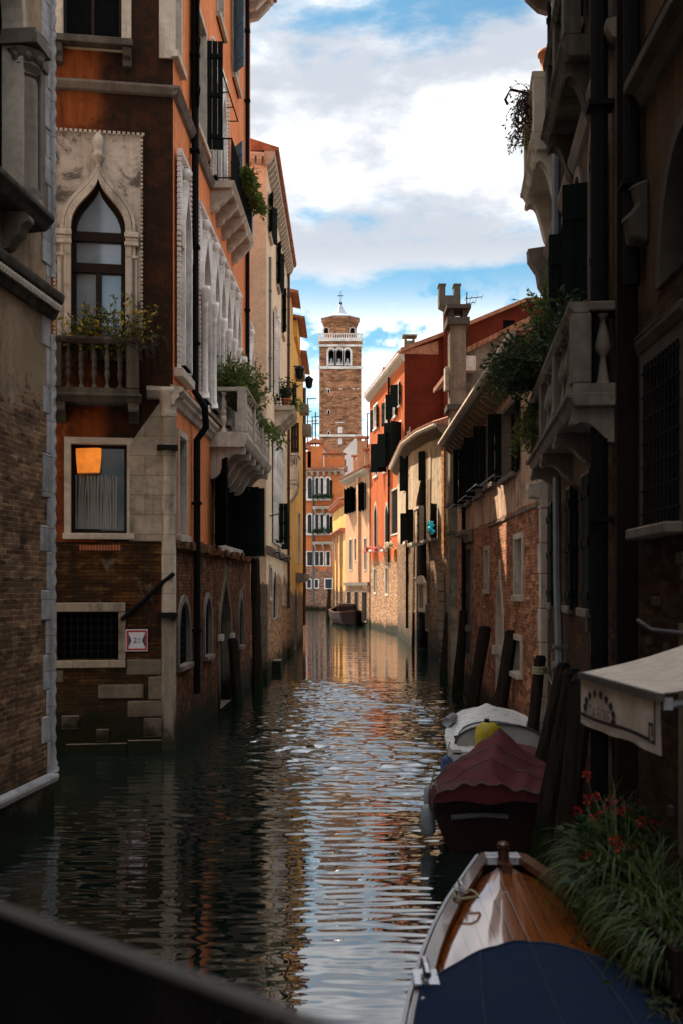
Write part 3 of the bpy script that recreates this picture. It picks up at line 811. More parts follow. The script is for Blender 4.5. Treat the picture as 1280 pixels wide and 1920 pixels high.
# end wall facing the bridge
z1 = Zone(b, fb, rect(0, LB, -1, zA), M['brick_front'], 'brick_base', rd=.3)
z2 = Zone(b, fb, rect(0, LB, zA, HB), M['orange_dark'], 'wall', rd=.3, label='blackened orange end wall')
s0, s1, y0, y1 = (fb.s(108), fb.s(222), fb.z(165, 1236), fb.z(165, 1148))
window(z1, 'rect', s0, s1, y0, y1, trim=0, glass='void', grille=True, sash=False, frame='iron')
MB(fb).box(fb.s(98), fb.s(236), fb.z(165, 1147), fb.z(165, 1130), -.02, .05).box(fb.s(223), fb.s(236), fb.z(230, 1237), fb.z(230, 1148), -.02, .045).box(fb.s(98), fb.s(107), fb.z(100, 1237), fb.z(100, 1148), -.02, .045).box(fb.s(98), fb.s(236), fb.z(165, 1252), fb.z(165, 1238), -.02, .08).build_each('window_surround', M['stone_block'], b, bevel=.012)
# lit window of the mezzanine
s0, s1, y0, y1 = fb.s(133), fb.s(239), fb.z(185, 1000), fb.z(185, 832)
wn = window(z2, 'rect', s0, s1, y0, y1, trim=.13, depth=.26, glass='glass', nv=0, nh=0, sill=(.16, .13, .10))
_la, _lb, _lc = fb.z(165, 885), fb.z(165, 838), s0 + .36
def _arc(z, r): return [(_lc + r * math.sin(t_), z + .012 * math.sin(t_), -.226 + .05 * math.cos(t_)) for t_ in [j * math.pi / 12 - math.pi / 2 for j in range(13)]]
lsh = MB(fb).loft([_arc(_la, .235), _arc(_la + .12, .245), _arc(_la + .3, .262), _arc(_lb, .27)]).build('lampshade', M['blind'], wn, smooth=True)
MB(fb).loft([_arc(_la - .03, .236), _arc(_la + .004, .238)]).build('lampshade_rim', M['terracotta'], lsh)
cu = MB(fb)
for i in range(17):
    x = s0 + .10 + i * .052; cu.tube([(x, y0 + .1, -.23), (x + .02 * math.sin(i * 1.3), y0 + .8, -.228), (x + .03 * math.sin(i * 2.1), fb.z(165, 889), -.236)], .022 + .014 * abs(math.sin(i * 2.3)), 6)
cu.build('curtain', M['curtain'], wn, smooth=True)
# gothic window with its stone panel
pL, pR, pB, pT = fb.s(104), fb.s(266), fb.z(185, 650), fb.z(185, 250)
gs0, gs1, gz0, gz1 = fb.s(134), fb.s(236), fb.z(185, 652), fb.z(185, 338)
spring = fb.z(185, 432)
inner = shape('ogee', gs0, gs1, gz0, gz1, spring, 10)
z2.holes.append(inner)
panel = MB(fb)
outline = rect(pL, pR, gz0 + .004, pT)
tri_in = [(x, max(z, gz0 + .006)) for x, z in inner]
panel.wall([(pL, gz0), (gs0 - .0, gz0)] + list(reversed([p for p in inner[2:]])) + [(gs1, gz0), (pR, gz0), (pR, pT), (pL, pT)], [], .0)
gw = panel.build('window', M['stone_panel'], b)
gw.location = fb.nrm * .035
MB(fb).ring(inner, shape('ogee', gs0, gs1, gz0, gz1, spring, 10, grow=.13), -.02, .10).build('arch_moulding', M['stone'], gw, bevel=.012)
MB(fb).ring(shape('ogee', gs0, gs1, gz0, gz1, spring, 10, grow=.145), shape('ogee', gs0, gs1, gz0, gz1, spring, 10, grow=.21), .02, .075).build('arch_moulding', M['stone'], gw)
ed = MB(fb)      # carved border of the panel
y = gz0
while y < pT: ed.box(pL - .03, pL + .02, y, y + .05, .02, .06); ed.box(pR - .02, pR + .03, y + .01 * math.sin(y * 40), y + .05, .02, .06); y += .085
x = pL
while x < pR: ed.box(x, x + .06, pT - .03, pT + .03, .02, .07); x += .10
ed.build('dog_tooth_border', M['stone'], gw)
cx_ = (gs0 + gs1) / 2
MB(fb).lathe((cx_, gz1 + .24, .06), [(.03, 0), (.05, .10), (.13, .20), (.15, .25), (.09, .31), (.10, .40), (.14, .52), (.10, .66), (.03, .74)], 8).build('finial', M['stone'], gw, smooth=True)
cpm = MB(fb)
for sa, sb in ((pL + .02, gs0 + .02), (gs1 - .02, pR - .06)):
    zc = fb.z(185, 462)
    cpm.box(sa, sb, zc, zc + .09, .03, .13); cpm.box(sa + .02, sb - .01, zc + .10, zc + .17, .03, .11); cpm.box(sa, sb, zc + .18, zc + .29, .03, .14); cpm.box(sa + .02, sb - .02, zc - .26, zc - .20, .03, .10); cpm.box(sa + .035, sb - .03, gz0, zc - .265, .03, .075)
cpm.build_each('pilaster_block', M['stone'], gw, bevel=.012)
sm = MB(fb); sm.ring(inset(inner, .10), inset(inner, -.004), -.27, -.18)
for py in (441, 500):
    zc = fb.z(185, py); sm.box(gs0 + .02, gs1 - .02, zc - .10, zc + .10, -.262, -.15)
xm = (gs0 + gs1) / 2; sm.box(xm - .06, xm + .06, gz0, fb.z(185, 508), -.258, -.16)
sm.build('sash', M['frame'], gw)
MB(fb).face(inner, -.25).build('pane', M['glass_sky'], gw)
# upper window
s0, s1, y0 = fb.s(118), fb.s(229), fb.z(175, 78)
window(z2, 'rect', s0, s1, y0, y0 + 3.4, trim=.20, depth=.25, glass='void', nv=1, nh=2, sill=None)
MB(fb).box(fb.s(102), fb.s(250), y0 - .16, y0 - .004, -.02, .30).build('sill', M['stone_black'], b, bevel=.015)
for px in (112, 240):
    MB(fb).run([(0, y0 - .165), (.24, y0 - .165), (.20, y0 - .32), (.12, y0 - .40), (.10, y0 - .52), (0, y0 - .56)], fb.s(px) - .10, fb.s(px) + .08).build('bracket', M['stone_black'], b, bevel=.015)
MB(fb).run([(0, 14.02), (.08, 14.05), (.16, 14.17), (.16, 14.22), (0, 14.24)], 0, LB + .14).build('string_course', M['stone_grey'], b, bevel=.01)
# balcony under the gothic window
bz = fb.z(185, 745); rz = fb.z(185, 641)
stone_balcony(b, fb, fb.s(96), fb.s(262), bz, rz, .50, [], 5, 'stone_black', BAL, (fb.s(116), fb.s(252)), 1, .38, .18, .9, 'blackened stone balcony', .22)
# rusticated stone facing and corner column
MB(fb).prism([(fb.s(243), zA + .02), (LB - .02, zA + .02), (LB - .02, 7.55), (fb.s(300), 7.45), (fb.s(243), fb.z(243, 835))], -.02, .05).build('stone_facing', M['stone_block'], b, bevel=.015)
cc = MB(fb).lathe((LB - .09, 2.95, .02), [(.155, 0), (.155, 4.1), (.15, 4.2)], 16).build('corner_column', M['stone_block'], b, smooth=True)
MB(fb).lathe((LB - .09, 7.15, .02), [(.15, 0), (.19, .05), (.16, .10), (.17, .22), (.22, .42), (.26, .50), (.26, .60)], 16).build('capital', M['stone'], cc, smooth=True)
MB(fb).lathe((LB - .09, .02, .02), [(.155, -.6), (.155, 2.92)], 16).build('corner_column', M['stone_wet'], b, smooth=True)
st = MB(fb)
for r_ in ((185, 1283, 270, 1310), (279, 1268, 332, 1312), (240, 1313, 331, 1344), (270, 1345, 331, 1382), (240, 1386, 328, 1412), (116, 1341, 150, 1368), (181, 1366, 206, 1391), (124, 1393, 239, 1412), (100, 1256, 120, 1280), (238, 1236, 304, 1266)):
    s0, s1, y0, y1 = fb.box(*r_)
    st.box(s0, s1, y0 + .006, y1 - .006, -.03, .03 + rnd.random() * .02)
st.build_each('stone_block', M['stone_wet'], b, bevel=.02)
dt = MB(fb)
for i in range(14): dt.box(fb.s(150) + i * .062, fb.s(150) + i * .062 + .04, fb.z(190, 1032), fb.z(190, 1022), 0, .06)
dt.build('dentil_course', M['terracotta'], b)
MB(fb).tube([(fb.s(228), fb.z(228, 1162), .06), (fb.s(268), fb.z(268, 1128), .06), (fb.s(303), fb.z(303, 1094), .10), (fb.s(326), fb.z(326, 1076), .22)], .045, 8).build('cable_pipe', M['pipe'], b, smooth=True)
MB(fb).box(LB - .34, LB + .10, 6.42, 6.52, 0, .28).box(LB - .32, LB + .10, 2.84, 2.94, 0, .26).build_each('iron_band', M['iron'], b)

# canal side
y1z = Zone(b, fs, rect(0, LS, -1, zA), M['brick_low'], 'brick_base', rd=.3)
y2z = Zone(b, fs, rect(0, LS, zA, HB), M['orange'], 'wall', rd=.3)
def by(px): return fs.s(px)
# ground floor openings
for (a0, a1, yt, yb, kind) in ((334, 354, 1128, 1245, 'round'), (383, 395, 1122, 1228, 'round'), (447, 455, 1118, 1210, 'pointed')):
    s0, s1 = by(a0), by(a1); xm = (a0 + a1) / 2
    window(y1z, kind, s0, s1, fs.z(xm, yb), fs.z(xm, yt), trim=.16, proud=.05, depth=.25, glass='void', sash=False, grille=True, sill=(.12, .12, .12), stone='stone_grey')
s0, s1 = by(411), by(432)
window(y1z, 'ogee', s0, s1, .05, fs.z(422, 1075), trim=.17, depth=.27, glass='frame', sash=False, name='water_door', stone='stone_wet', spring=fs.z(422, 1190))
MB(fs).box(s0 - .2, s0 + .22, fs.z(415, 1200), fs.z(415, 1188), 0, .12).box(s1 - .1, s1 + .25, fs.z(430, 1200), fs.z(430, 1188), 0, .12).build_each('impost', M['stone'], b)
lg = MB(fs); s = 0.05     # crumbling ledge above the brick
while s < LS - .3:
    w_ = rnd.uniform(.3, .8); lg.box(s, s + w_ - .015, zA - .10 + rnd.uniform(-.05, .02), zA + .10 + rnd.uniform(-.03, .05), -.02, .10 + rnd.random() * .10); s += w_
lg.build('ledge', M['brick_low'], b, bevel=.02)
# mezzanine windows
s0, s1 = by(334), by(348)
window(y2z, 'rect', s0, s1, 4.65, 6.85, trim=.13, depth=.27, glass='glass_grey', nv=0, nh=0, sill=(.2, .16, .12), frame='frame_pale')
s0, s1 = by(403), by(449)
window(y2z, 'rect', s0, s1, 4.68, 6.85, trim=.14, depth=.27, glass='void', nv=1, nh=0, sill=(.2, .18, .14))
shutter(b, fs, s0 - .15, 4.6, 6.9, 1.25, 22, -1)
shutter(b, fs, s1 - .05, 4.6, 6.75, .62, 86, 1, 'shutter')
MB(fs).box(s1 - .055, s1 - .012, 4.7, 6.84, -.25, .02).box(s1 + .001, s1 + .6, 4.66, 6.84, .047, .075).build('shutter', M['shutter'], b)
shutter(b, fs, s1 + .18, 4.5, 6.75, .82, 66, 1, 'shutter_green')
# moulded string course (stops at the balcony), corner to balcony
MB(fs).run([(0, 7.38), (.06, 7.40), (.10, 7.50), (.17, 7.56), (.17, 7.62), (.24, 7.68), (.24, 7.76), (0, 7.80)], -.24, by(396)).build('string_course', M['stone'], b, bevel=.01)
MB(fb).run([(0, 7.52), (.10, 7.55), (.22, 7.68), (.22, 7.76), (0, 7.80)], LB - .55, LB + .23).build('string_course', M['stone'], b, bevel=.01)
# piano nobile: narrow gothic window, then the long gothic group in one white stone panel
def gothic_panel(zn, sa, sb, za, zb, lights, stone='stone_white', name='window', spring=.62):
    pnl = MB(zn.fr); holes = []
    for (u0, u1) in lights:
        holes.append(shape('ogee', u0, u1, za + .12, zb - .55, za + (zb - za) * spring, 7))
    zn.holes += holes
    pnl.wall(rect(sa, sb, za, zb), holes, 0)
    P = [(sa, za), (sb, za), (sb, zb), (sa, zb)]
    w_ = pnl.build(name, M[stone], zn.root); w_.location = zn.fr.nrm * .06
    e = MB(zn.fr); y = za
    while y < zb - .05: e.box(sa - .05, sa + .02, y, y + .07, 0, .08); e.box(sb - .02, sb + .05, y, y + .07, 0, .08); y += .115
    s = sa
    while s < sb - .05: e.box(s, s + .10, zb - .02, zb + .07, 0, .10); s += .17
    e.build('dog_tooth_border', M[stone], w_)
    for h_, (u0, u1) in zip(holes, lights):
        MB(zn.fr).ring(h_, shape('ogee', u0, u1, za + .12, zb - .55, za + (zb - za) * spring, 7, grow=.09), -.24, .125).build('arch_moulding', M[stone], w_)
        MB(zn.fr).face(inset(h_, -.002), -.20).build('pane', M['glass_grey'], w_)
        c = (u0 + u1) / 2
        MB(zn.fr).lathe((c, zb - .36, .08), [(.02, 0), (.09, .06), (.11, .14), (.09, .22), (.02, .28)], 8).build('finial', M[stone], w_, smooth=True)
    return w_
s0, s1 = by(328), by(349)
gothic_panel(y2z, s0, s1, 8.25, 12.95, [(s0 + .38, s1 - .28)])
MB(fs).box(s0 + .05, s0 + .36, 10.9, 11.25, .06, .17).box(s1 - .26, s1 - .02, 10.9, 11.25, .06, .17).box(s0 - .1, s1 + .1, 8.05, 8.24, 0, .2).build_each('capital', M['stone'], b, bevel=.01)
sA, sB = by(366), by(445)
L6 = sB - sA; w1 = 1.05
lights = [(sA + .35, sA + .35 + 1.25)]
x = sA + 2.35
while len(lights) < 6: lights.append((x, x + .95)); x += 1.28
gp = gothic_panel(y2z, sA, max(sB, x + .15), 8.05, 12.8, lights)
for i, (u0, u1) in enumerate(lights):
    for e in ((u0 - .16, u1 + .16) if i in (0,) else (u1 + .165,)):
        MB(fs).lathe((e, 8.1, .16), [(.11, 0), (.11, .12), (.075, .18), (.068, 2.2), (.09, 2.23), (.07, 2.28), (.085, 2.34), (.13, 2.50), (.14, 2.62), (.14, 2.72)], 10).build('column', M['stone_white'], gp, smooth=True)
# one smaller gothic window near the far end
s0, s1 = by(462), by(469)
gothic_panel(y2z, s0, s1, 8.2, 12.6, [(s0 + .2, s1 - .2)])
# big balcony of the piano nobile
ba0 = by(393) + .1
nb = ba0
stone_balcony(b, fs, ba0, ba0 + 7.3, 7.50, 8.80, .95, [ba0 + 2.5, ba0 + 4.9], 4, 'stone', BAL, [ba0 + .25 + i * 1.35 for i in range(6)], 1, .85, .28, 1.25)
# upper string course and storey
MB(fs).run([(0, 14.02), (.08, 14.05), (.16, 14.17), (.16, 14.22), (0, 14.24)], -.12, by(393)).build('string_course', M['stone_grey'], b, bevel=.01)
s0, s1 = by(326), by(337)
window(y2z, 'rect', s0, s1, 15.0, 18.6, trim=.16, depth=.27, glass='glass_grey', nv=0, nh=1, sill=(.2, .15, .14), frame='frame_pale')
s0, s1 = by(384), by(388)
window(y2z, 'rect', by(366.5), by(385), 14.7, 17.7, trim=.14, depth=.27, glass='glass', nv=1, nh=1, sill=(.2, .15, .14), frame='frame')
shutter(b, fs, by(365.5), 14.8, 17.8, .95, 12, -1, 'shutter')
shutter(b, fs, by(386), 14.8, 17.6, .42, 82, 1, 'shutter')
s0 = by(391)
gothic_panel(y2z, s0, s0 + 3.4, 14.3, 17.9, [(s0 + .3, s0 + 1.25), (s0 + 1.6, s0 + 2.5)])
s0 = by(437)
window(y2z, 'rect', s0, s0 + 1.25, 14.6, 17.0, trim=.14, depth=.27, glass='glass', nv=1, nh=1, sill=(.15, .15, .14))
shutter(b, fs, s0 - .08, 14.6, 17.1, .66, 30, -1, 'shutter_blue')
shutter(b, fs, s0 + 1.4, 14.6, 17.1, .60, 40, 1, 'shutter_blue')
for px in (372, 407, 437):
    s0 = by(px)
    window(y2z, 'rect', s0, s0 + 1.2, 19.4, 22.2, trim=.15, depth=.27, glass='glass_grey', nv=1, nh=1, sill=(.2, .15, .14))
    if px == 437: shutter(b, fs, s0 - .08, 19.4, 22.2, .66, 35, -1, 'shutter_blue')
i0 = by(393); iron_balcony(b, fs, i0 + .05, i0 + 5.3, 14.25, 15.40, .62, 'stone', [i0 + .3, i0 + 1.4, i0 + 2.6, i0 + 3.8, i0 + 5.0], bh=.62)
rod = MB(fs); ra = (by(388), fs.z(388, 34, .3), .30); rb_ = (by(428), fs.z(428, 160, .3), .30)
rod.tube([ra, rb_], .022, 6)
for t in (0, .25, .5, .75, 1):
    p_ = Vector(ra).lerp(Vector(rb_), t); rod.tube([(p_[0], p_[1], 0), tuple(p_)], .018, 5)
rod.build('clothes_rod', M['iron'], b)
# drainpipes
sp_ = by(357)
pipe(b, fs, [(sp_, 24.0, .12), (sp_, 8.1, .12), (sp_ + .05, 7.75, .34), (sp_ + .25, 7.3, .34), (sp_ + .28, 7.0, .12), (sp_ + .30, .95, .12)], .085)
sp_ = by(459)
pipe(b, fs, [(sp_, 23.6, .10), (sp_, 4.6, .10)], .075)
# eaves
eave(b, fs, -.4, LS, HB, .85, .55, 'stone', .7, .24)
MB(fb).run([(0, HB - .4), (.5, HB - .1), (.7, HB), (.7, HB + .1), (0, HB + .1)], 0, LB).build('cornice', M['stone'], b)
MB(Frame(BE, (-10, 40.0))).wall(rect(0, 6.7, -1, HB), [], .3).build('wall', M['orange'], b)
MB().box(-10, -3.9, HB + .15, HB + .5, 24.4, 39.9).build('roof', M['tiles'], b)
for zn in (z1, z2, y1z, y2z): zn.done()

# sign on the brick base: no more than two metres wide
s0, s1, y0, y1 = fb.box(236.5, 1180, 277.5, 1221)
sg = MB(fb).box(s0, s1, y0, y1, .03, .045).build('clearance_sign', mat_plain('sign_white', (.62, .60, .62), .5, var=.12), bevel=.004)
tag(sg, 'small square white sign with red border and figure 2, beside the barred window', 'sign')
cs_, cz_ = (s0 + s1) / 2, (y0 + y1) / 2; hw = (s1 - s0) / 2
def ring_s(k): return rect(cs_ - hw * k, cs_ + hw * k, cz_ - hw * k, cz_ + hw * k)
MB(fb).ring(ring_s(.76), ring_s(.93), .0455, .048).build('border', mat_plain('sign_red', (.35, .02, .025), .5), sg)
tb = MB(fb)
for e in (-1, 1): tb.prism([(cs_ + e * hw * .75, cz_ - hw * .62), (cs_ + e * hw * .48, cz_), (cs_ + e * hw * .75, cz_ + hw * .62)], .0455, .048)
tb.build('triangle', mat_plain('sign_navy', (.02, .03, .06), .5), sg)
tx = MB(fb).text('2', hw * .72, cs_ - hw * .16, cz_ - hw * .24, .049)
tx.text('mt', hw * .26, cs_ + hw * .22, cz_ + hw * .06, .049); tx.text('20', hw * .27, cs_ + hw * .22, cz_ - hw * .24, .049)
tx.build('lettering', mat_plain('sign_black', (.02, .02, .025), .5), sg)

# plants on the palace balconies
leafy('balcony_plant', fb.p(fb.s(132), bz + .75, .22), fb.p(fb.s(262), bz + .75, .34), 130, 1.25, .13, 'leaf_yellow', 'straggly green and yellow shrub on the blackened stone balcony', 'plant', 'plants on balconies', .34, .14, 1.5, dens=17)
leafy('trailing_plant', fb.p(fb.s(236), rz - .1, .48), fb.p(fb.s(300), rz + .15, .18), 26, .8, .085, 'leaf_purple', 'dry purplish creeper hanging beside the blackened stone balcony', 'plant', 'plants on balconies', .5, 1.0, .1, dens=20)
leafy('balcony_plant', fs.p(ba0 + .1, 8.4, .45), fs.p(ba0 + 3.4, 8.35, .75), 420, 1.35, .15, 'leaf_green', 'dense green bush filling the near end of the pale stone balcony', 'plant', 'plants on balconies', .34, .12, 1.7, dens=20)
leafy('balcony_plant', fs.p(ba0 + 3.6, 8.4, .9), fs.p(ba0 + 6.2, 8.4, 1.0), 40, .9, .17, 'leaf_green', 'loose green plant spilling over the far front rail of the pale stone balcony', 'plant', 'plants on balconies', .6, .9, .6, lean=fs.nrm * .6, dens=16)
leafy('balcony_plant', fs.p(i0 + 1.8, 15.25, .66), fs.p(i0 + 5.2, 15.25, .70), 200, .55, .15, 'leaf_green', 'green ivy hanging along the black iron balcony high on the orange wall', 'plant', 'plants on balconies', .6, 1.2, .5, lean=fs.nrm * .5, dens=18)
leafy('wall_weed', fs.p(by(462), zA + .1, .15), fs.p(by(474), zA + .1, .2), 20, .35, .07, 'leaf_dark', 'small weed rooted in the crumbling ledge at the end of the orange palace', 'plant', None, .8, .5, .6, dens=12)
# ------------------------------------------------------------------ cream house
C0, C1, C2 = (-3.42, 41.9), (-2.80, 42.0), (-2.74, 57.0)
ff, fc = Frame(C0, C1), Frame(C1, C2)
c = thing('cream_house', (-5, 49, 0), 'tall cream plastered house with corbelled eave and white gothic windows, beyond the orange palace', 'building')
HC = 19.7
cz0 = Zone(c, ff, rect(0, ff.len, -1, HC), M['cream'])
cz1 = Zone(c, fc, rect(0, fc.len, -1, HC), M['cream'])
def cx(px): return fc.s(px)
for (a0, a1, yt, yb) in ((503.5, 508, 378, 448), (519, 524, 470, 545)):
    s0, s1 = cx(a0), cx(a1); xm = (a0 + a1) / 2
    window(cz1, 'rect', s0, s0 + 1.1, fc.z(xm, yb), fc.z(xm, yt), trim=.12, depth=.25, glass='glass', sill=(.1, .1, .12))
    shutter(c, fc, s0 - .1, fc.z(xm, yb), fc.z(xm, yt), .40, 25, -1); shutter(c, fc, s0 + 1.2, fc.z(xm, yb), fc.z(xm, yt), .40, 30, 1)
s0 = cx(529); window(cz1, 'rect', s0, s0 + 1.2, 15.3, 17.3, trim=.12, depth=.25, glass='glass', sill=(.1, .1, .12)); shutter(c, fc, s0 - .1, 15.3, 17.3, .42, 25, -1)
s0 = cx(512); gothic_panel(cz1, s0, s0 + 2.3, 11.3, 14.9, [(s0 + .3, s0 + .95), (s0 + 1.3, s0 + 1.95)])
s0 = cx(510.5); gothic_panel(cz1, s0, cx(529), 5.3, 9.8, [(s0 + .4 + i * 1.05, s0 + 1.1 + i * 1.05) for i in range(5)])
q0 = cx(515); iron_balcony(c, fc, q0, q0 + 3.4, 11.05, 12.05, .8, 'stone', [q0 + .3, q0 + 1.7, q0 + 3.1], bh=.7)
s0 = cx(521); window(cz1, 'rect', s0, s0 + 1.2, 5.2, 6.6, trim=.1, depth=.2, glass='void', sill=(.1, .1, .1)); shutter(c, fc, cx(516), 5.35, 7.0, .5, 86, 1); shutter(c, fc, cx(526), 5.2, 6.9, .5, 40, 1)
MB(fc).run([(0, 4.72), (.10, 4.76), (.20, 4.92), (.20, 5.0), (0, 5.05)], -.16, fc.len).build('string_course', M['stone_grey'], c)
for (a0, a1, yt, yb, kind) in ((511, 518, 1072, 1160, 'round'), (505.5, 509, 1065, 1120, 'rect'), (530, 533, 1078, 1135, 'round')):
    s0, s1 = cx(a0), cx(a1); xm = (a0 + a1) / 2
    window(cz1, kind, s0, s1, fc.z(xm, yb), fc.z(xm, yt), trim=.13, depth=.25, glass='void', sash=False, grille=True, stone='stone')
s0 = cx(511); MB(fc).box(s0 - .1, s0 + 1.3, .02, .5, .001, .35).build('water_step', M['stone_wet'], c)
MB(ff).box(.12, ff.len + .05, -1, 3.6, .002, .06).build('corner_pier', M['stone_wet'], c, bevel=.02)
eave(c, fc, -.30, fc.len, HC, .34, .36, 'stone', .6, .2)
eave(c, ff, -.02, ff.len + .08, HC - .05, .26, .25, 'stone', .5, .2, tile=False)
pipe(c, fc, [(fc.len - .3, HC - .3, .09), (fc.len - .3, 2.4, .09)], .07, 'pipe_brown')
pipe(c, fc, [(1.15, 16.2, .07), (1.15, 11.0, .07)], .05, 'pipe_grey')
an = MB(fc)      # wall anchors and hooks
for px, py in ((506, 968), (507, 1040), (525, 1050)):
    s = cx(px); z = fc.z(px, py); an.tube([(s, z, 0), (s, z + .1, .35), (s, z - .2, .4)], .03, 5)
an.build_each('iron_hook', M['iron'], c)
MB(Frame((-9, 41.0), C0)).wall(rect(0, 5.65, -1, HC), [], .3).build('wall', M['cream'], c)
MB(Frame(C2, (-9, 57))).wall(rect(0, 6.26, -1, HC), [], .3).build('wall', M['cream'], c)
for zn in (cz0, cz1): zn.done()
pt = fc.p(q0 + .5, 11.06, .45)
leafy('potted_shrub', pt + Vector((0, 0, .3)), pt + fc.t * .3 + Vector((0, 0, .3)), 40, .95, .16, 'leaf_dark', 'dark rounded shrub in a terracotta pot on the small balcony of the cream house', 'plant', 'plants on balconies', .28, .2, 1.2, dens=20)
pot = MB().lathe((pt.x, 11.06, pt.y), [(.14, 0), (.19, .30), (.21, .30), (.21, .36)], 12).build('flower_pot', M['terracotta'], base=tuple(pt), smooth=True)
tag(pot, 'terracotta pot standing on the small balcony of the cream house', 'flower pot')
leafy('balcony_plant', fc.p(q0 + 2.0, 11.5, .7), fc.p(q0 + 3.3, 11.3, .75), 30, .8, .15, 'leaf_light', 'light green trailing plant at the far end of the cream house balcony', 'plant', 'plants on balconies', .45, .8, .7, dens=16)

# ------------------------------------------------------------------ yellow house with stepped roofline
D0, D1, D2, D3 = (-3.05, 57.4), (-2.62, 57.5), (-2.50, 64.0), (-2.47, 73.0)
d = thing('yellow_house', (-5, 65, 0), 'narrow yellow ochre house with stepped tiled roof ends and a small white balcony', 'building')
fd0, fd1 = Frame(D0, D1), Frame(D1, D3)
dz0 = Zone(d, fd0, rect(0, fd0.len, -1, 18.2), M['yellow']); dz1 = Zone(d, fd1, rect(0, fd1.len, -1, 17.2), M['yellow'])
def dx(px): return fd1.s(px)
s0 = dx(547.5); window(dz1, 'rect', s0, s0 + 1.7, 10.45, 12.0, trim=.1, depth=.2, glass='void')
shutter(d, fd1, .25, 10.4, 11.95, .42, 88, 1, 'frame')
MB(fd1).box(-.2, 1.6, 8.75, 8.95, 0, .42).box(-.2, 1.6, 10.2, 10.36, 0, .46).box(-.15, 1.55, 8.951, 10.199, .30, .40).box(-.15, -.02, 8.951, 10.199, 0, .299).build('balcony', M['stone_panel'], d, bevel=.02)
for s in (.0, .7, 1.4): MB(fd1).run([(0, 8.74), (.4, 8.74), (.35, 8.4), (.1, 8.0), (0, 7.9)], s - .12, s + .12).build('bracket', M['stone'], d)
s0 = dx(559); window(dz1, 'rect', s0, s0 + 2.4, 5.0, 7.9, trim=.12, depth=.22, glass='glass_grey', frame='frame_pale')
MB(fd1).run([(0, 3.75), (.3, 3.8), (.5, 4.0), (.5, 4.25), (0, 4.3)], dx(555), dx(566)).build('door_canopy', M['stone_grey'], d)
s0 = dx(552); window(dz1, 'round', s0, s0 + 2.2, .02, 3.2, trim=.2, depth=.26, glass='void', sash=False, stone='stone_grey', name='water_door')
pipe(d, fd1, [(fd1.len - .3, 16.4, .1), (fd1.len - .3, 3.2, .1), (fd1.len - .6, 1.0, .1)], .1, 'pipe_brown')
MB(Frame(D3, (-9, 73))).wall(rect(0, 6.53, -1, 17.2), [], .3).build('wall', M['yellow'], d)
def tiled_block(x0, x1, yA, yB, zA, zB):
    MB().box(x0, x1, zA, zB, yA, yB).build('roof_turret', M['yellow'], d)
    t = MB(); zt = zB + .02
    t.add([(x0, zt + .7, yA - .25), (x1 + .42, zt, yA - .25), (x1 + .42, zt + .14, yA - .25), (x0, zt + .84, yA - .25), (x0, zt + .7, yB), (x1 + .42, zt, yB), (x1 + .42, zt + .14, yB), (x0, zt + .84, yB)],
          [(0, 1, 2, 3), (7, 6, 5, 4), (0, 4, 5, 1), (1, 5, 6, 2), (2, 6, 7, 3), (3, 7, 4, 0)])
    t.build('roof', M['tiles'], d)
tiled_block(-5.5, -2.62, 57.9, 61.0, 17.2, 18.6)
tiled_block(-5.5, -2.40, 61.4, 66.0, 17.2, 18.1)
tiled_block(-6.5, -2.45, 66.3, 72.9, 17.0, 17.25)
st = MB()
st.box(-2.9, -2.05, 15.2, 15.75, 62.0, 64.0); st.box(-2.8, -1.98, 14.1, 14.6, 68.0, 69.5); st.box(-2.7, -1.92, 13.2, 13.9, 71.5, 72.9)
st.build_each('eave_bracket', M['stone_grey'], d, bevel=.03)
for zn in (dz0, dz1): zn.done()
lp = thing('wall_lantern', fd1.p(dx(549), 12.6, 0), 'pair of black wall lanterns with looped cables, high on the yellow house', 'lamp')
lm = MB(fd1)
for px, py, dd in ((550, 704, .35), (557, 722, .7)):
    s, z = dx(px), fd1.z(px, py)
    lm.tube([(s, z + .5, 0), (s, z + .45, dd)], .03, 5); lm.lathe((s, z - .2, dd), [(.08, 0), (.2, .1), (.26, .5), (.30, .52), (.10, .68), (.03, .75)], 6)
lm.build('lantern', M['iron'], lp)
cb = MB(fd1)
for k in range(4):
    s = dx(549) + k * .12; cb.tube([(s + .25 * math.sin(t * .7), fd1.z(550, 720) - 2.3 * math.sin(t * .314), .1 + .02 * k) for t in range(0, 11)], .028, 5)
cb.build('cable', M['iron'], lp)

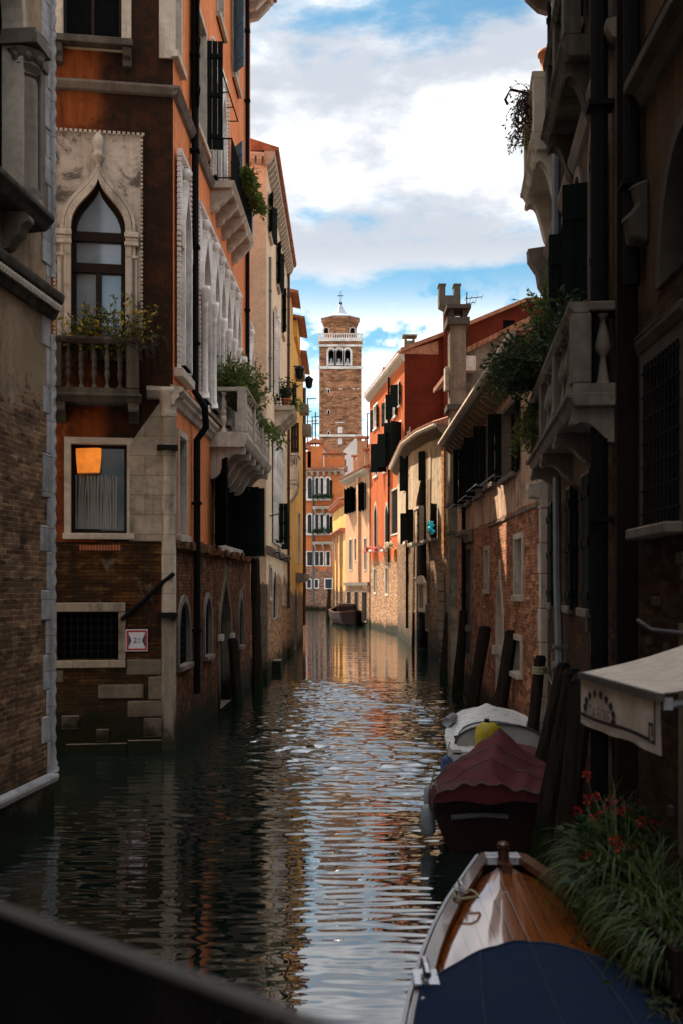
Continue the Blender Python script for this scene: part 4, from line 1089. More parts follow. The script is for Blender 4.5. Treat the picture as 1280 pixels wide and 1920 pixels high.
# ------------------------------------------------------------------ orange house that closes the canal
E0, E1, E2 = (-9.0, 172.0), (.02, 170.0), (.55, 178.0)
fe = Frame(E0, E1)
e = thing('far_orange_house', (-4, 175, 0), 'orange house with rows of arched windows closing the far end of the canal', 'building')
HE = fe.z(600, 884)
ez = Zone(e, fe, rect(0, fe.len, -1, HE), M['far_orange'], rd=.35)
def X4(v): return 540 + v / 4
def ebox(x0, x1, y0, y1): return fe.s(X4(x0)), fe.s(X4(x1)), fe.z(X4((x0+x1)/2), y1), fe.z(X4((x0+x1)/2), y0)
for row, (yt, yb) in enumerate(((520 + 1505/4, 520 + 1660/4), (520 + 1778/4, 800 + 800/4))):
    for (a0, a1) in ((150, 180), (206, 234), (242, 268), (290, 314)):
        s0, s1, y0, y1 = ebox(a0, a1, yt, yb)
        window(ez, 'round', s0, s1, y0, y1, trim=.24, depth=.3, glass='glass', nv=1, nh=0, frame='frame', stone='stone_white', proud=.1, sill=(.3, .3, .25))
    for sx in ((182, 200),) if row == 0 else (): 
        s0, s1, y0, y1 = ebox(sx[0], sx[1], yt + 4, yb); MB(fe).box(s0, s1, y0, y1, .101, .18).build('shutter', M['shutter'], e)
    s0, s1, y0, y1 = ebox(316, 334, yt + 4, yb); MB(fe).box(s0, s1, y0, y1, .101, .18).build('shutter', M['shutter'], e)
for (a0, a1, yt, yb, tr) in ((146, 190, 1035, 1060, .2), (204, 233, 1035, 1060, .2), (240, 267, 1035, 1060, .2), (290, 316, 1035, 1060, .2), (146, 174, 1087, 1102, .2), (203, 229, 1087, 1102, .2), (282, 332, 1086, 1103, .2)):
    s0, s1, y0, y1 = ebox(a0, a1, yt, yb)
    window(ez, 'rect', s0, s1, y0, y1, trim=.15, depth=.3, glass='glass', nv=1, nh=0, stone='stone_white', proud=.1, frame='frame')
for (py, pr) in ((950, 932), (1016, 997)):
    iron_balcony(e, fe, fe.s(590), fe.s(626), fe.z(608, py), fe.z(608, pr), 1.2, 'stone', [fe.s(593), fe.s(608), fe.s(623)], gap=.35, slab=.4, bh=1.0)
eave(e, fe, 0, fe.len + .3, HE, .7, .6, 'stone', .9, .35)
pipe(e, fe, [(fe.s(588), HE - .2, .2), (fe.s(588), 1.0, .2)], .12, 'pipe_grey')
MB(Frame(E1, E2)).wall(rect(0, 8.0, -1, HE), [], .3).build('wall', M['far_orange'], e)
for (px, w_, yt, yb) in ((592, 2.4, 838, 885), (575, 1.5, 848, 880), (627, 3.0, 858, 890)):
    q = at(px, yb, 174); chimney(e, (q.x, 174), w_, 2.0, HE - .5, at(px, yt, 174).z, 'far_orange', 'gable', 'terracotta')
ez.done()
for (py, nm) in ((931, 'upper'), (996, 'lower')):
    leafy('flower_box', fe.p(fe.s(591), fe.z(608, py), 1.1), fe.p(fe.s(626), fe.z(608, py), 1.2), 90, .9, .32, 'leaf_dark', 'green planting along the %s iron balcony of the far orange house' % nm, 'plant', 'plants on balconies', .6, .9, .5, dens=10)

# white house behind it and a low ochre wall between the houses
h = thing('white_house', (3, 190, 0), 'white gabled house showing between the far orange house and the peach house', 'building')
a0, a1 = at(600, 1000, 188), at(668, 1000, 188)
fh = Frame((a0.x, 188), (a1.x, 188)); 
hz = Zone(h, fh, [(0, -1), (fh.len, -1), (fh.len, fh.z(668, 818)), (fh.s(640), fh.z(640, 848)), (fh.s(636), fh.z(636, 872)), (fh.s(612), fh.z(612, 846)), (0, fh.z(600, 832))], M['white_wall'])
s0 = fh.s(637); window(hz, 'rect', s0, s0 + .9, fh.z(640, 880), fh.z(640, 862), trim=.1, depth=.2, glass='glass')
hz.done()
MB(fh).prism([(fh.s(600), fh.z(600, 832)), (fh.s(640), fh.z(640, 882)), (fh.s(640), fh.z(640, 878)), (fh.s(600), fh.z(600, 826))], .01, .5).build('roof', M['tiles'], h)
MB().box(a0.x + .2, a1.x - .2, 0, fh.z(640, 880), 188.4, 196).build('wall', M['white_wall'], h)

# ------------------------------------------------------------------ bell tower
TY = 250.0
tl, tr = at(599, 1100, TY), at(677, 1100, TY)
ft = Frame((tl.x, TY), (tr.x, TY)); W = ft.len
def tz(py): return EYE - (py - HY) * TY / F
t = thing('bell_tower', ((tl.x + tr.x) / 2, TY + W / 2, 0), 'tall brown brick bell tower with white balustrade and a small lead cupola', 'tower')
tzn = Zone(t, ft, rect(0, W, -1, tz(634)), M['tower_brick'], 'shaft', rd=1.5)
def tp(px): return ft.s(px)
for (a0, a1) in ((616, 626.5), (630.5, 641), (645.5, 656)):
    s0, s1 = tp(a0), tp(a1)
    window(tzn, 'round', s0, s1, tz(686), tz(655), trim=.42, proud=.25, depth=1.4, glass='void', sash=False, stone='stone_white', name='bell_opening')
    MB(ft).lathe(((s0 + s1) / 2, tz(682), -.75), [(.52, 0), (.50, .2), (.36, .8), (.30, 1.2), (.10, 1.35)], 10).build('bell', M['zinc'], t, smooth=True)
    MB(ft).box(s0 + .03, s1 - .03, tz(681) , tz(680), -.3, -.1).box(s0 + .03, s1 - .03, tz(684.5), tz(682), -.32, -.08).build('parapet', M['stone_white'], t)
for py in (733, 772, 812):
    s0 = tp(614.5); window(tzn, 'round', s0, s0 + .45, tz(py + 3.5), tz(py - 3.5), trim=.12, depth=1.0, glass='void', sash=False, stone='stone_white')
# shallow blind panels
for (a0, a1) in ((611, 628), (643, 664)):
    s0, s1 = tp(a0), tp(a1); MB(ft).ring(shape('round', s0, s1, tz(812), tz(712), None, 8), shape('round', s0, s1, tz(812), tz(712), None, 8, grow=.30), -.01, .14).build('blind_arch', M['tower_brick'], t)
for (a0, a1) in ((606, 610), (631.5, 635), (641, 645), (664, 668)): MB(ft).box(tp(a0), tp(a1), tz(812), tz(712), .001, .10).build('pilaster', M['tower_brick'], t)
for a0, a1 in ((600, 604), (672, 676.5)): MB(ft).box(tp(a0), tp(a1), 0, tz(690), .001, .18).build('pilaster', M['tower_brick'], t)
MB(ft).box(-.25, W + .25, tz(692), tz(687), -.05, .35).box(-.3, W + .3, tz(819), tz(815), -.05, .35).box(tp(600), tp(615), tz(730), tz(728), 0, .1).box(tp(660), tp(676), tz(730), tz(728), 0, .1).box(tp(629), tp(643), tz(730), tz(728), 0, .1).build_each('string_course', M['stone_white'], t)
MB(ft).box(-.30, W + .30, tz(640), tz(635), -.05, .40).box(-.15, W + .15, tz(650), tz(646), 0, .2).build_each('cornice', M['stone_white'], t)
dots = MB(ft)
for i in range(150):
    s, z = rnd.uniform(.3, W - .3), rnd.uniform(tz(890), tz(645))
    if tz(690) < z < tz(650) and tp(612) < s < tp(660): continue
    dots.box(s - .075, s + .075, z - .07, z + .07, 0, .05 if not (.001 < s < tp(605) or s > tp(671)) else .22)
dots.build('putlog_stones', M['stone'], t)
MB(ft).prism(shape('round', tp(633.5), tp(641), tz(812), tz(800)), .001, .12).box(tp(634), tp(640), tz(833), tz(822), .001, .12).box(tp(629), tp(645), tz(793), tz(791.5), 0, .15).build_each('niche', M['stone_white'], t)
# other three sides
P0, P1 = Vector((tl.x, TY, 0)), Vector((tr.x, TY, 0))
for q0_, q1_ in (((tr.x, TY), (tr.x, TY + W)), ((tr.x, TY + W), (tl.x, TY + W)), ((tl.x, TY + W), (tl.x, TY))):
    MB(Frame(q0_, q1_)).wall(rect(0, W, -1, tz(634)), [], .3).build('shaft', M['tower_brick'], t)
MB().box(tl.x, tr.x, tz(634) - .3, tz(634) + .01, TY + .02, TY + W).build('terrace', M['stone'], t)
tzn.done()
# balustrade
bl = MB()
x0, x1, zb, zt_ = tl.x - .35, tr.x + .35, tz(635) + .02, tz(625.5)
for (xa, xb, ya, yb_) in ((x0, x1, TY - .35, TY - .05), (x0, x1, TY + W + .05, TY + W + .35), (x0, x0 + .3, TY, TY + W), (x1 - .3, x1, TY, TY + W)):
    bl.box(xa, xb, zt_ - .2, zt_, ya, yb_); bl.box(xa, xb, zb, zb + .15, ya, yb_)
for i in range(20):
    x = x0 + .15 + (x1 - x0 - .3) * i / 19
    w_ = .16 if i % 19 else .22
    bl.box(x - w_ * .6, x + w_ * .6, zb + .15, zt_ - .2, TY - .28, TY - .12)
    y = TY - .1 + (W + .2) * i / 19
    for xx in (x0 + .15, x1 - .15): bl.box(xx - .09, xx + .09, zb + .15, zt_ - .2, y - .09, y + .09)
bl.build('balustrade', M['stone_white'], t)
# polygonal drum, cornice, lead cupola, cross
cxm, cym = (tl.x + tr.x) / 2, TY + W / 2
dw = (at(669, 0, TY).x - at(604, 0, TY).x) / 2
k8 = 1 / math.cos(math.pi / 8)
def octa(m, prof, mat, name, off=math.pi / 8):
    P = []
    for r, z in prof:
        for k in range(8):
            a_ = 2 * math.pi * k / 8 + off; P.append((cxm + r * k8 * math.cos(a_), z, cym + r * k8 * math.sin(a_)))
    fs_ = [(i*8+k, i*8+(k+1) % 8, (i+1)*8+(k+1) % 8, (i+1)*8+k) for i in range(len(prof)-1) for k in range(8)]
    m.add(P, fs_ + [tuple(range(8)), tuple((len(prof)-1)*8+k for k in range(8))]); return m.build(name, mat, t)
octa(MB(), [(dw * .93, tz(634)), (dw * .93, tz(604)), (dw * 1.0, tz(600)), (dw * 1.08, tz(592))], M['tower_brick'], 'drum')
octa(MB(), [(dw * 1.12, tz(591.9)), (dw * 1.12, tz(590)), (dw * .86, tz(586.5)), (dw * .5, tz(583)), (dw * .30, tz(577)), (dw * .17, tz(570)), (dw * .09, tz(564)), (.02, tz(561))], M['zinc'], 'cupola')
dm = MB(Frame((tl.x, cym - dw * .93), (tr.x, cym - dw * .93)))
for px in (612, 660): 
    s = dm.fr.s(px); dm.prism(shape('round', s - .8, s + .8, tz(625), tz(611)), -.2, .06)
dm.build_each('niche', M['stone'], t)
nd = MB(Frame((tl.x, cym - dw * .93 - .07), (tr.x, cym - dw * .93 - .07)))
for px in (612, 660): s = nd.fr.s(px); nd.prism(shape('round', s - .45, s + .45, tz(625), tz(613)), 0, .03)
nd.build_each('niche_opening', M['void'], t)
cr = MB(); zc = tz(561)
cr.lathe((cxm, zc, cym), [(.05, -.3), (.25, .1), (.25, .35), (.06, .7), (.05, 3.0), (.02, 3.05)], 8); cr.box(cxm - .6, cxm + .6, zc + 1.9, zc + 2.05, cym - .05, cym + .05)
cr.build('cross', M['iron'], t)
# ------------------------------------------------------------------ peach house and narrow ochre house, far right bank
P0, P1 = (.33, 110.0), (2.42, 98.6)
fp = Frame(P0, P1)
p = thing('peach_house', (4, 106, 0), 'peach plastered low house with black shutters and a rooftop terrace, on the bend', 'building')
HP = 13.9
pz = Zone(p, fp, rect(0, fp.len, -1, HP), M['peach'])
def px_(x): return fp.s(x)
for (a0, a1, yt, yb, sh) in ((652, 668, 915, 962, 1), (677, 687, 905, 958, 1)):
    s0, s1 = px_(a0), px_(a1); xm = (a0 + a1) / 2
    y0, y1 = fp.z(xm, yb), fp.z(xm, yt)
    window(pz, 'rect', s0 + .3, s1 - .3, y0 + .1, y1 - .1, trim=.12, depth=.22, glass='void', sash=False)
    n = 3 if s1 - s0 > 2.6 else 2
    for i in range(n): shutter(p, fp, s0 + (s1 - s0) * i / n, y0, y1, (s1 - s0) / n * 1.05, 24, 1)
for (a0, a1, yt, yb) in ((654, 659, 1012, 1068), (664, 668, 1010, 1050), (682, 686, 1010, 1068)):
    s0, s1 = px_(a0), px_(a1); xm = (a0 + a1) / 2
    window(pz, 'rect', s0, s1, fp.z(xm, yb), fp.z(xm, yt), trim=.12, depth=.25, glass='void', sash=False)
for (a0, a1) in ((650, 656), (664, 670), (678, 686)):
    s0, s1 = px_(a0), px_(a1); window(pz, 'rect', s0, s1, .4, 3.0, trim=.1, depth=.25, glass='void', sash=False, stone='stone_grey')
MB(fp).box(0, fp.len, 3.6, 3.9, 0, .2).build('ledge', M['stone_grey'], p)
s0 = px_(671); MB(fp).box(s0, s0 + .9, 4.0, HP - .3, .001, .22).build('chimney_breast', M['peach'], p)
chimney(p, tuple(fp.p(s0 + .45, 0, -.25).xy), .9, .7, HP - .4, fp.z(672, 828), 'peach', 'flat', 'terracotta')
chimney(p, tuple(fp.p(px_(662), 0, -.4).xy), .9, .7, HP - .4, fp.z(662, 862), 'peach', 'flat', 'terracotta')
chimney(p, tuple(fp.p(px_(684), 0, -.6).xy), 1.3, .9, HP - .4, fp.z(684, 850), 'peach', 'flat', 'terracotta')
eave(p, fp, 0, fp.len, HP, .5, .35, 'stone', .6, .2)
al = MB(fp)     # timber roof terrace
zt0, zt1 = fp.z(675, 850), fp.z(675, 824)
for px in (661, 672, 690):
    s = px_(px); al.box(s - .07, s + .07, HP, zt1, -1.6, -1.46)
for z in (zt0, zt1, (zt0 + zt1) / 2): al.box(px_(660), px_(691), z - .06, z + .06, -1.62, -1.44)
for a0, a1 in ((661, 672), (680, 690)):
    al.tube([(px_(a0), zt0, -1.53), (px_(a1), zt1, -1.53)], .05, 4); al.tube([(px_(a0), zt1, -1.53), (px_(a1), zt0, -1.53)], .05, 4)
al.build('roof_terrace', M['terracotta'], p)
MB(Frame((10, 112), P0)).wall(rect(0, 9.8, -1, HP), [], .3).build('wall', M['peach'], p)
pz.done()
o0, o1 = (-.95, 128.0), (.34, 113.0)
fo = Frame(o0, o1)
o = thing('ochre_house', (2, 120, 0), 'low narrow ochre house with tiled canopy between the peach house and the far orange house', 'building')
oz = Zone(o, fo, rect(0, fo.len, -1, 12.2), M['yellow'])
for (a0, a1, yt, yb) in ((629, 632, 1000, 1050), (637, 641, 1000, 1060)): 
    s0, s1 = fo.s(a0), fo.s(a1); window(oz, 'rect', s0, s1, fo.z(635, yb), fo.z(635, yt), trim=.1, depth=.2, glass='void', sash=False)
oz.done()
eave(o, fo, 0, fo.len, 12.2, .5, .3, 'terracotta', .9, .2)
eave(o, fo, 2.0, fo.len, 9.4, .5, .3, 'terracotta', .9, .2, tile=False)
for px in (628, 634, 641): pipe(o, fo, [(fo.s(px), 9.0, .2), (fo.s(px), .3, .2)], .14, 'stone', clips=False) if False else MB(fo).tube([(fo.s(px), 9.2, .12), (fo.s(px), .3, .12)], .10, 6).build('drainpipe', M['peach'], o)

# ------------------------------------------------------------------ red house
R0, R1 = (2.45, 99.0), (4.52, 81.0)
fr_ = Frame(R0, R1)
r = thing('red_house', (9, 90, 0), 'tall orange red house with dark red gable wall, dentilled eave and black shutters', 'building')
HR = 20.3
rz = Zone(r, fr_, rect(0, fr_.len, -1, HR), M['red'])
def zb8(x): return 540 + x / 4
def zy7(y): return 520 + y / 4
def rwin(a0, a1, yt, yb, **k):
    s0, s1 = fr_.s(zb8(a0)), fr_.s(zb8(a1)); xm = zb8((a0 + a1) / 2)
    return window(rz, 'rect', s0, s1, fr_.z(xm, zy7(yb)), fr_.z(xm, zy7(yt)), **k)
for (a0, a1, yt, yb) in ((640, 668, 960, 1130), (727, 750, 912, 1092), (786, 808, 850, 1040), (826, 836, 790, 960)):
    rwin(a0, a1, yt, yb, trim=.13, depth=.25, glass='glass', frame='frame_pale', sill=(.1, .14, .12), stone='stone_white')
    s1 = fr_.s(zb8(a1)); xm = zb8(a1)
    s0 = fr_.s(zb8(a0))
    shutter(r, fr_, s1 + .14, fr_.z(xm, zy7(yb)), fr_.z(xm, zy7(yt)), .6, 16, 1); shutter(r, fr_, s0 - .14, fr_.z(xm, zy7(yb)), fr_.z(xm, zy7(yt)), .6, 16 if a0 < 780 else 60, -1)
rwin(640, 668, 1265, 1490, trim=.13, depth=.25, glass='void', sill=(.1, .14, .12), stone='stone_white')
for (a0, a1, yt, yb) in ((705, 738, 1245, 1460), (760, 800, 1170, 1420), (812, 850, 1085, 1360)):
    rwin(a0 + 4, a1 - 6, yt + 8, yb - 4, trim=.12, depth=.25, glass='void', sill=(.1, .14, .12), stone='stone_white')
    for ax, sg_ in ((a0, -1), (a1, 1)):
        s = fr_.s(zb8(ax)); xm = zb8(ax); shutter(r, fr_, s, fr_.z(xm, zy7(yb)), fr_.z(xm, zy7(yt)), 1.05, 55, sg_)
for (a0, a1) in ((642, 664), (724, 748)):
    s0, s1 = fr_.s(zb8(a0)), fr_.s(zb8(a1)); xm = zb8((a0 + a1) / 2)
    window(rz, 'pointed', s0, s1, fr_.z(xm, 1030), fr_.z(xm, zy7(1700)), trim=.14, depth=.25, glass='void', sash=False, grille=True, sill=(.3, .2, .5), spring=fr_.z(xm, zy7(1815)))
s0, s1 = fr_.s(733), fr_.s(747)
window(rz, 'rect', s0, s1, fr_.z(740, 1000), fr_.z(740, 918), trim=.12, depth=.2, glass='glass_grey', grille=True, nv=1, nh=2)
for (a0, a1, yt, yb) in ((700, 704, 1068, 1110), (722, 726, 1068, 1112)):
    s0, s1 = fr_.s(a0), fr_.s(a1); window(rz, 'rect', s0, s1, fr_.z(702, yb), fr_.z(702, yt), trim=.2, depth=.25, glass='void', sash=False, stone='stone')
pipe(r, fr_, [(fr_.s(730), HR - .4, .1), (fr_.s(730), 5.4, .1)], .08, 'pipe')
eave(r, fr_, -.4, fr_.len, HR, .38, .36, 'stone', .5, .2, gutter='stone_white')
# gable wall towards the bridge
fg = Frame(R1, (17.0, 82.4))
gz = lambda px, py: (fg.s(px), fg.z(px, py))
gp = [(0, -1), (fg.len, -1), (fg.len, fg.z(1010, 560)), gz(985, 562), gz(830, 626), (0, HR + .3)]
gzn = Zone(r, fg, gp, M['gable_red'], 'gable_wall')
s0, s1 = fg.s(942), fg.s(964); window(gzn, 'rect', s0, s1, fg.z(953, 620), fg.z(953, 600), trim=0, depth=.25, glass='void', sash=False)
gzn.done()
rt = MB(fg)
top = [(-.3, HR + .42), gz(830, 623), gz(985, 559), (fg.len, fg.z(1010, 557))]
for (a_, b_) in zip(top[:-1], top[1:]): rt.add([(a_[0], a_[1] - .28, .25), (b_[0], b_[1] - .28, .25), (b_[0], b_[1], .25), (a_[0], a_[1], .25), (a_[0], a_[1] - .28, -12), (b_[0], b_[1] - .28, -12), (b_[0], b_[1], -12), (a_[0], a_[1], -12)], [(0, 1, 2, 3), (3, 2, 6, 7), (0, 4, 5, 1), (4, 7, 6, 5), (0, 3, 7, 4), (1, 5, 6, 2)])
rt.build('roof', M['tiles'], r)
q = fg.p(fg.s(839), 0, .35); chimney(r, (q.x, q.y), .82, .7, 8, fg.z(840, 585), 'gable_red', 'horn', 'dark_stone')
q = fr_.p(fr_.s(754), 0, -.5); chimney(r, (q.x, q.y), .75, .7, HR, fr_.z(754, 640), 'grey_plaster', 'flat')
q = fr_.p(fr_.s(718), 0, -.5); chimney(r, (q.x, q.y), .85, .8, HR, fr_.z(718, 700), 'peach', 'flat')
rz.done()
# flower boxes on its sills
for (px, py, f_, lab) in ((698, 1030, 'petal_pink', 'pink geraniums on the far gothic sill of the red house'), (719, 1028, 'petal_pink', 'pink geraniums on the near gothic sill of the red house'), (740, 1022, 'petal_white', 'white flowers on the sill nearest the brown brick house')):
    s = fr_.s(px); z = fr_.z(px, py + 3); pp = fr_.p(s, z, .45)
    leafy('flower_box', pp - fr_.t * .5, pp + fr_.t * .5, 34, .55, .17, 'leaf_green', lab, 'flowers', 'flower boxes on the red house', .6, .5, .8, dens=8, flowers=f_, fl=.22)

# ------------------------------------------------------------------ brown brick house with curved eave
Q = [(3.98, 80.2), (4.02, 65.0), (4.36, 57.0), (4.80, 51.5)]
k = thing('brown_brick_house', (8, 62, 0), 'weathered brown brick house with peeling plaster and a curved low eave', 'building')
HQ = [11.95, 11.75, 11.3, 10.9]
fq = [Frame(Q[i], Q[i + 1]) for i in range(3)]
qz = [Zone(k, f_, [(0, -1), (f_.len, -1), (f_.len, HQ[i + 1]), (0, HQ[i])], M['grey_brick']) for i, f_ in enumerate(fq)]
def qwin(i, x0, x1, y0, y1, kind='rect', **kw):
    f_ = fq[i]; s0, s1 = f_.s(x0), f_.s(x1); xm = (x0 + x1) / 2
    return window(qz[i], kind, s0, s1, f_.z(xm, y1), f_.z(xm, y0), **kw)
qwin(0, 756, 761, 880, 918, trim=.1, depth=.2, glass='void', sash=False)
shutter(k, fq[0], fq[0].s(762), fq[0].z(762, 920), fq[0].z(762, 845), .6, 40, -1)
qwin(1, 797, 806, 845, 900, trim=.0, depth=.25, glass='void', sash=False, sill=None)
shutter(k, fq[1], fq[1].s(797), fq[1].z(797, 900), fq[1].z(797, 845), .55, 30, -1)
qwin(0, 763, 767, 965, 1015, trim=.1, depth=.2, glass='glass', sill=(.2, .2, .3)); qwin(1, 776, 784, 955, 1018, trim=.12, depth=.25, glass='void', sill=(.2, .2, .4))
shutter(k, fq[0], fq[0].s(762), fq[0].z(762, 1020), fq[0].z(762, 962), .5, 45, -1)
shutter(k, fq[1], fq[1].s(785), fq[1].z(785, 1018), fq[1].z(785, 955), .55, 12, 1); shutter(k, fq[1], fq[1].s(775), fq[1].z(775, 1018), fq[1].z(775, 955), .34, 60, -1)
qwin(2, 809, 818, 946, 1012, trim=.0, depth=.25, glass='void', sash=False); shutter(k, fq[2], fq[2].s(819), fq[2].z(819, 1010), fq[2].z(819, 945), .62, 35, 1)
MB(fq[2]).box(fq[2].s(801), fq[2].s(822), fq[2].z(812, 1016), fq[2].z(812, 1011), 0, .4).build('sill', M['stone_grey'], k)
qwin(1, 785, 794, 1096, 1140, trim=.2, depth=.25, glass='void', sash=False, stone='stone')
MB(fq[1]).prism(shape('round', fq[1].s(783), fq[1].s(797), fq[1].z(790, 1094), fq[1].z(790, 1079)), 0, .12).build('pediment', M['stone'], k)
qwin(1, 776, 781, 1085, 1145, trim=.1, depth=.2, glass='void', sash=False, stone='stone_grey'); qwin(1, 798, 803, 1135, 1180, trim=.1, depth=.2, glass='void', sash=False, stone='stone_grey')
qwin(2, 821, 826, 1085, 1112, trim=.0, depth=.2, glass='void', sash=False)
for i, f_ in enumerate(fq): eave(k, f_, -.05 if i else -.4, f_.len + .1, HQ[i], .5, .35, 'eave_wood', .55, .14, slope=(HQ[i] - HQ[i + 1]) / f_.len, gutter='stone')
pipe(k, fq[0], [(fq[0].s(765), 11.5, .1), (fq[0].s(765), 1.0, .1)], .08)
f_ = fq[2]
MB(f_).box(f_.len - .75, f_.len - .15, 5.0, 10.6, .001, .10).build('brick_strip', mat_wall('ochre_brick', None, ((.36, .16, .05), (.42, .2, .07), (.3, .18, .1)), stain=.3, seed=21, damp=False), k)
st = MB(f_); y = -.4
while y < 4.2: w_ = rnd.uniform(.6, 1.1); st.box(f_.len - 1.5 - w_ * .3, f_.len - .3, y, y + .42, 0, .05 + rnd.random() * .05); y += .46
st.build_each('stone_quoin', M['stone_wet'], k, bevel=.02)
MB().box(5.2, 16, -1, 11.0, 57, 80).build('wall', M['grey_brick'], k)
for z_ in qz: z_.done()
# small roof terrace with pots at its far end
tt = MB(fq[0]); 
for s in (.8, 3.0, 5.2): tt.box(s - .05, s + .05, 12.2, 14.2, -.6, -.5)
for z in (13.0, 14.0): tt.box(.8, 5.2, z - .03, z + .03, -.58, -.52)
tt.box(.3, 5.6, 12.2, 13.2, -1.5, -.8)
tt.build('roof_terrace', M['stone_grey'], k)
cl = MB(fq[2]); s = fq[2].len - .45; z = fq[2].z(826, 1002)
def bagp(i, j, k_): return (s - .30 + .62 * j / 7 * (.55 + .45 * i / 6) + .10 * (1 - i / 6) + .03 * math.sin(i * 2 + j * 1.7), z + .58 * (1 - i / 6) * (1 - .25 * abs(j / 7 - .6)) + .07 * math.sin(j * 1.3) * i / 6, .62 + .11 * math.sin(j * 1.9 + i * .7) + .05 * math.sin(i * 2.2) + k_)
secs = [[bagp(i, j, 0) for j in range(8)] + [bagp(i, j, .05) for j in range(7, -1, -1)] for i in range(7)]
tag(cl.loft(secs, close=True, cap=True).build('hanging_cloth', mat_plain('turquoise_cloth', (.012, .50, .62), .6, var=.4, scale=5, bstr=.8), smooth=True), 'bright turquoise cloth hanging from the brown brick wall beside the chimney', 'cloth')
fl_q = fq[0]
s = fl_q.s(762); z = fl_q.z(762, 1046)
cl = MB(fl_q)
secs = [[(s - .1 + .2 * j + .05 * math.sin(i * 1.3 + j), z + .75 * (1 - i / 6) - .06 * j, .75 + .10 * math.sin(j * 1.7 + i * .8)) for j in range(6)] + [(s - .1 + .2 * j + .05 * math.sin(i * 1.3 + j), z + .75 * (1 - i / 6) - .06 * j, .79 + .10 * math.sin(j * 1.7 + i * .8)) for j in range(5, -1, -1)] for i in range(7)]
tag(cl.loft(secs, close=True, cap=True).build('hanging_cloth', mat_plain('orange_cloth', (.85, .25, .01), .7, var=.3, bstr=.6), smooth=True), 'bright orange cloth hanging below the white flowers', 'cloth')

# ------------------------------------------------------------------ pink brick house with tall chimney
S0, S1 = (4.12, 40.0), (4.06, 22.8)
f5 = Frame(S0, S1)
s5 = thing('pink_brick_house', (8, 31, 0), 'low house, plastered above and pink brick below, with heavy eave and tall chimney stack', 'building')
H5 = 8.55
z5 = Zone(s5, f5, rect(0, f5.len, -1, H5), M['pink_brick'])
def w5(x0, x1, y0, y1, kind='rect', **kw):
    s0, s1 = f5.s(x0), f5.s(x1); xm = (x0 + x1) / 2
    return window(z5, kind, s0, s1, f5.z(xm, y1), f5.z(xm, y0), **kw), s0, s1, f5.z(xm, y1), f5.z(xm, y0)
for (x0, x1, y0, y1) in ((871, 882, 838, 944), (893, 906, 815, 928), (913, 929, 792, 908), (943, 967, 765, 892)):
    _, s0, s1, za, zb_ = w5(x0, x1, y0, y1, trim=.10, depth=.25, glass='void', nv=1, nh=1, sill=(.12, .12, .14), stone='stone_grey')
    shutter(s5, f5, s1 + .10, za - .03, zb_ + .04, .60, 6, 1); shutter(s5, f5, s0 - .08, za - .03, zb_ + .04, .36, 82, -1)
    rr = MB(f5); zr_ = za - .12
    for s in (s0 + .1, s1 - .1): rr.tube([(s, zr_, 0), (s, zr_ + .02, .55)], .014, 5)
    rr.tube([(s0 - .3, zr_ + .02, .55), (s1 + .3, zr_ + .02, .55)], .018, 6); rr.build('clothes_rod', M['pipe_grey'], s5)
w5(861, 864, 855, 955, trim=.08, depth=.2, glass='void', sash=False)
w5(965.5, 980, 1010, 1116, trim=.13, depth=.26, glass='void', nv=0, nh=1, sill=(.12, .14, .10), stone='stone')
w5(962.5, 977, 1200, 1260, trim=.13, depth=.26, glass='void', sash=False, sill=(.16, .12, .14), stone='stone')
w5(909, 916, 1032, 1105, trim=.12, depth=.26, glass='void', sash=False, sill=(.1, .12, .10), stone='stone')
_, s0, s1, za, zb_ = w5(932, 942, 1070, 1322, 'ogee', trim=.15, depth=.27, glass='frame', sash=False, stone='stone', name='water_door', spring=f5.z(937, 1175))
MB(f5).box(s0 - .2, s0 + .06, f5.z(932, 1226), f5.z(932, 1210), 0, .14).box(s1 - .05, s1 + .2, f5.z(942, 1226), f5.z(942, 1210), 0, .14).build_each('impost', M['stone'], s5)
_, s0, s1, za, zb_ = w5(873, 883, 1030, 1228, trim=.16, depth=.27, glass='void', sash=False, stone='stone_grey', name='water_door')
MB(f5).run([(0, zb_ + .2), (.12, zb_ + .22), (.16, zb_ + .40), (.30, zb_ + .46), (.30, zb_ + .58), (0, zb_ + .62)], s0 - .4, s1 + .4).build('entablature', M['stone_grey'], s5, bevel=.02)
MB(f5).box(s0 - .3, s0 - .05, za + .8, za + 1.0, 0, .2).box(s1 + .05, s1 + .3, za + .8, za + 1.0, 0, .2).build_each('impost', M['stone_grey'], s5)
qn = MB(f5); y = -.6; i = 0
while y < 5.2:
    w_ = .34 if i % 2 else .18; hh = rnd.uniform(.5, .8); qn.box(f5.len - w_, f5.len + .015, y, y + hh - .015, -.25, .025); y += hh; i += 1
qn.build_each('stone_quoin', M['stone'], s5, bevel=.015)
MB(f5).box(f5.s(914), f5.len, 5.16, 5.22, 0, .03).build('string_course', M['stone_grey'], s5)
MB(f5).run([(0, 5.3), (.2, 5.34), (.26, 5.5), (.26, 5.6), (0, 5.65)], f5.len - .42, f5.len + .02).build('bracket', M['stone'], s5, bevel=.015)
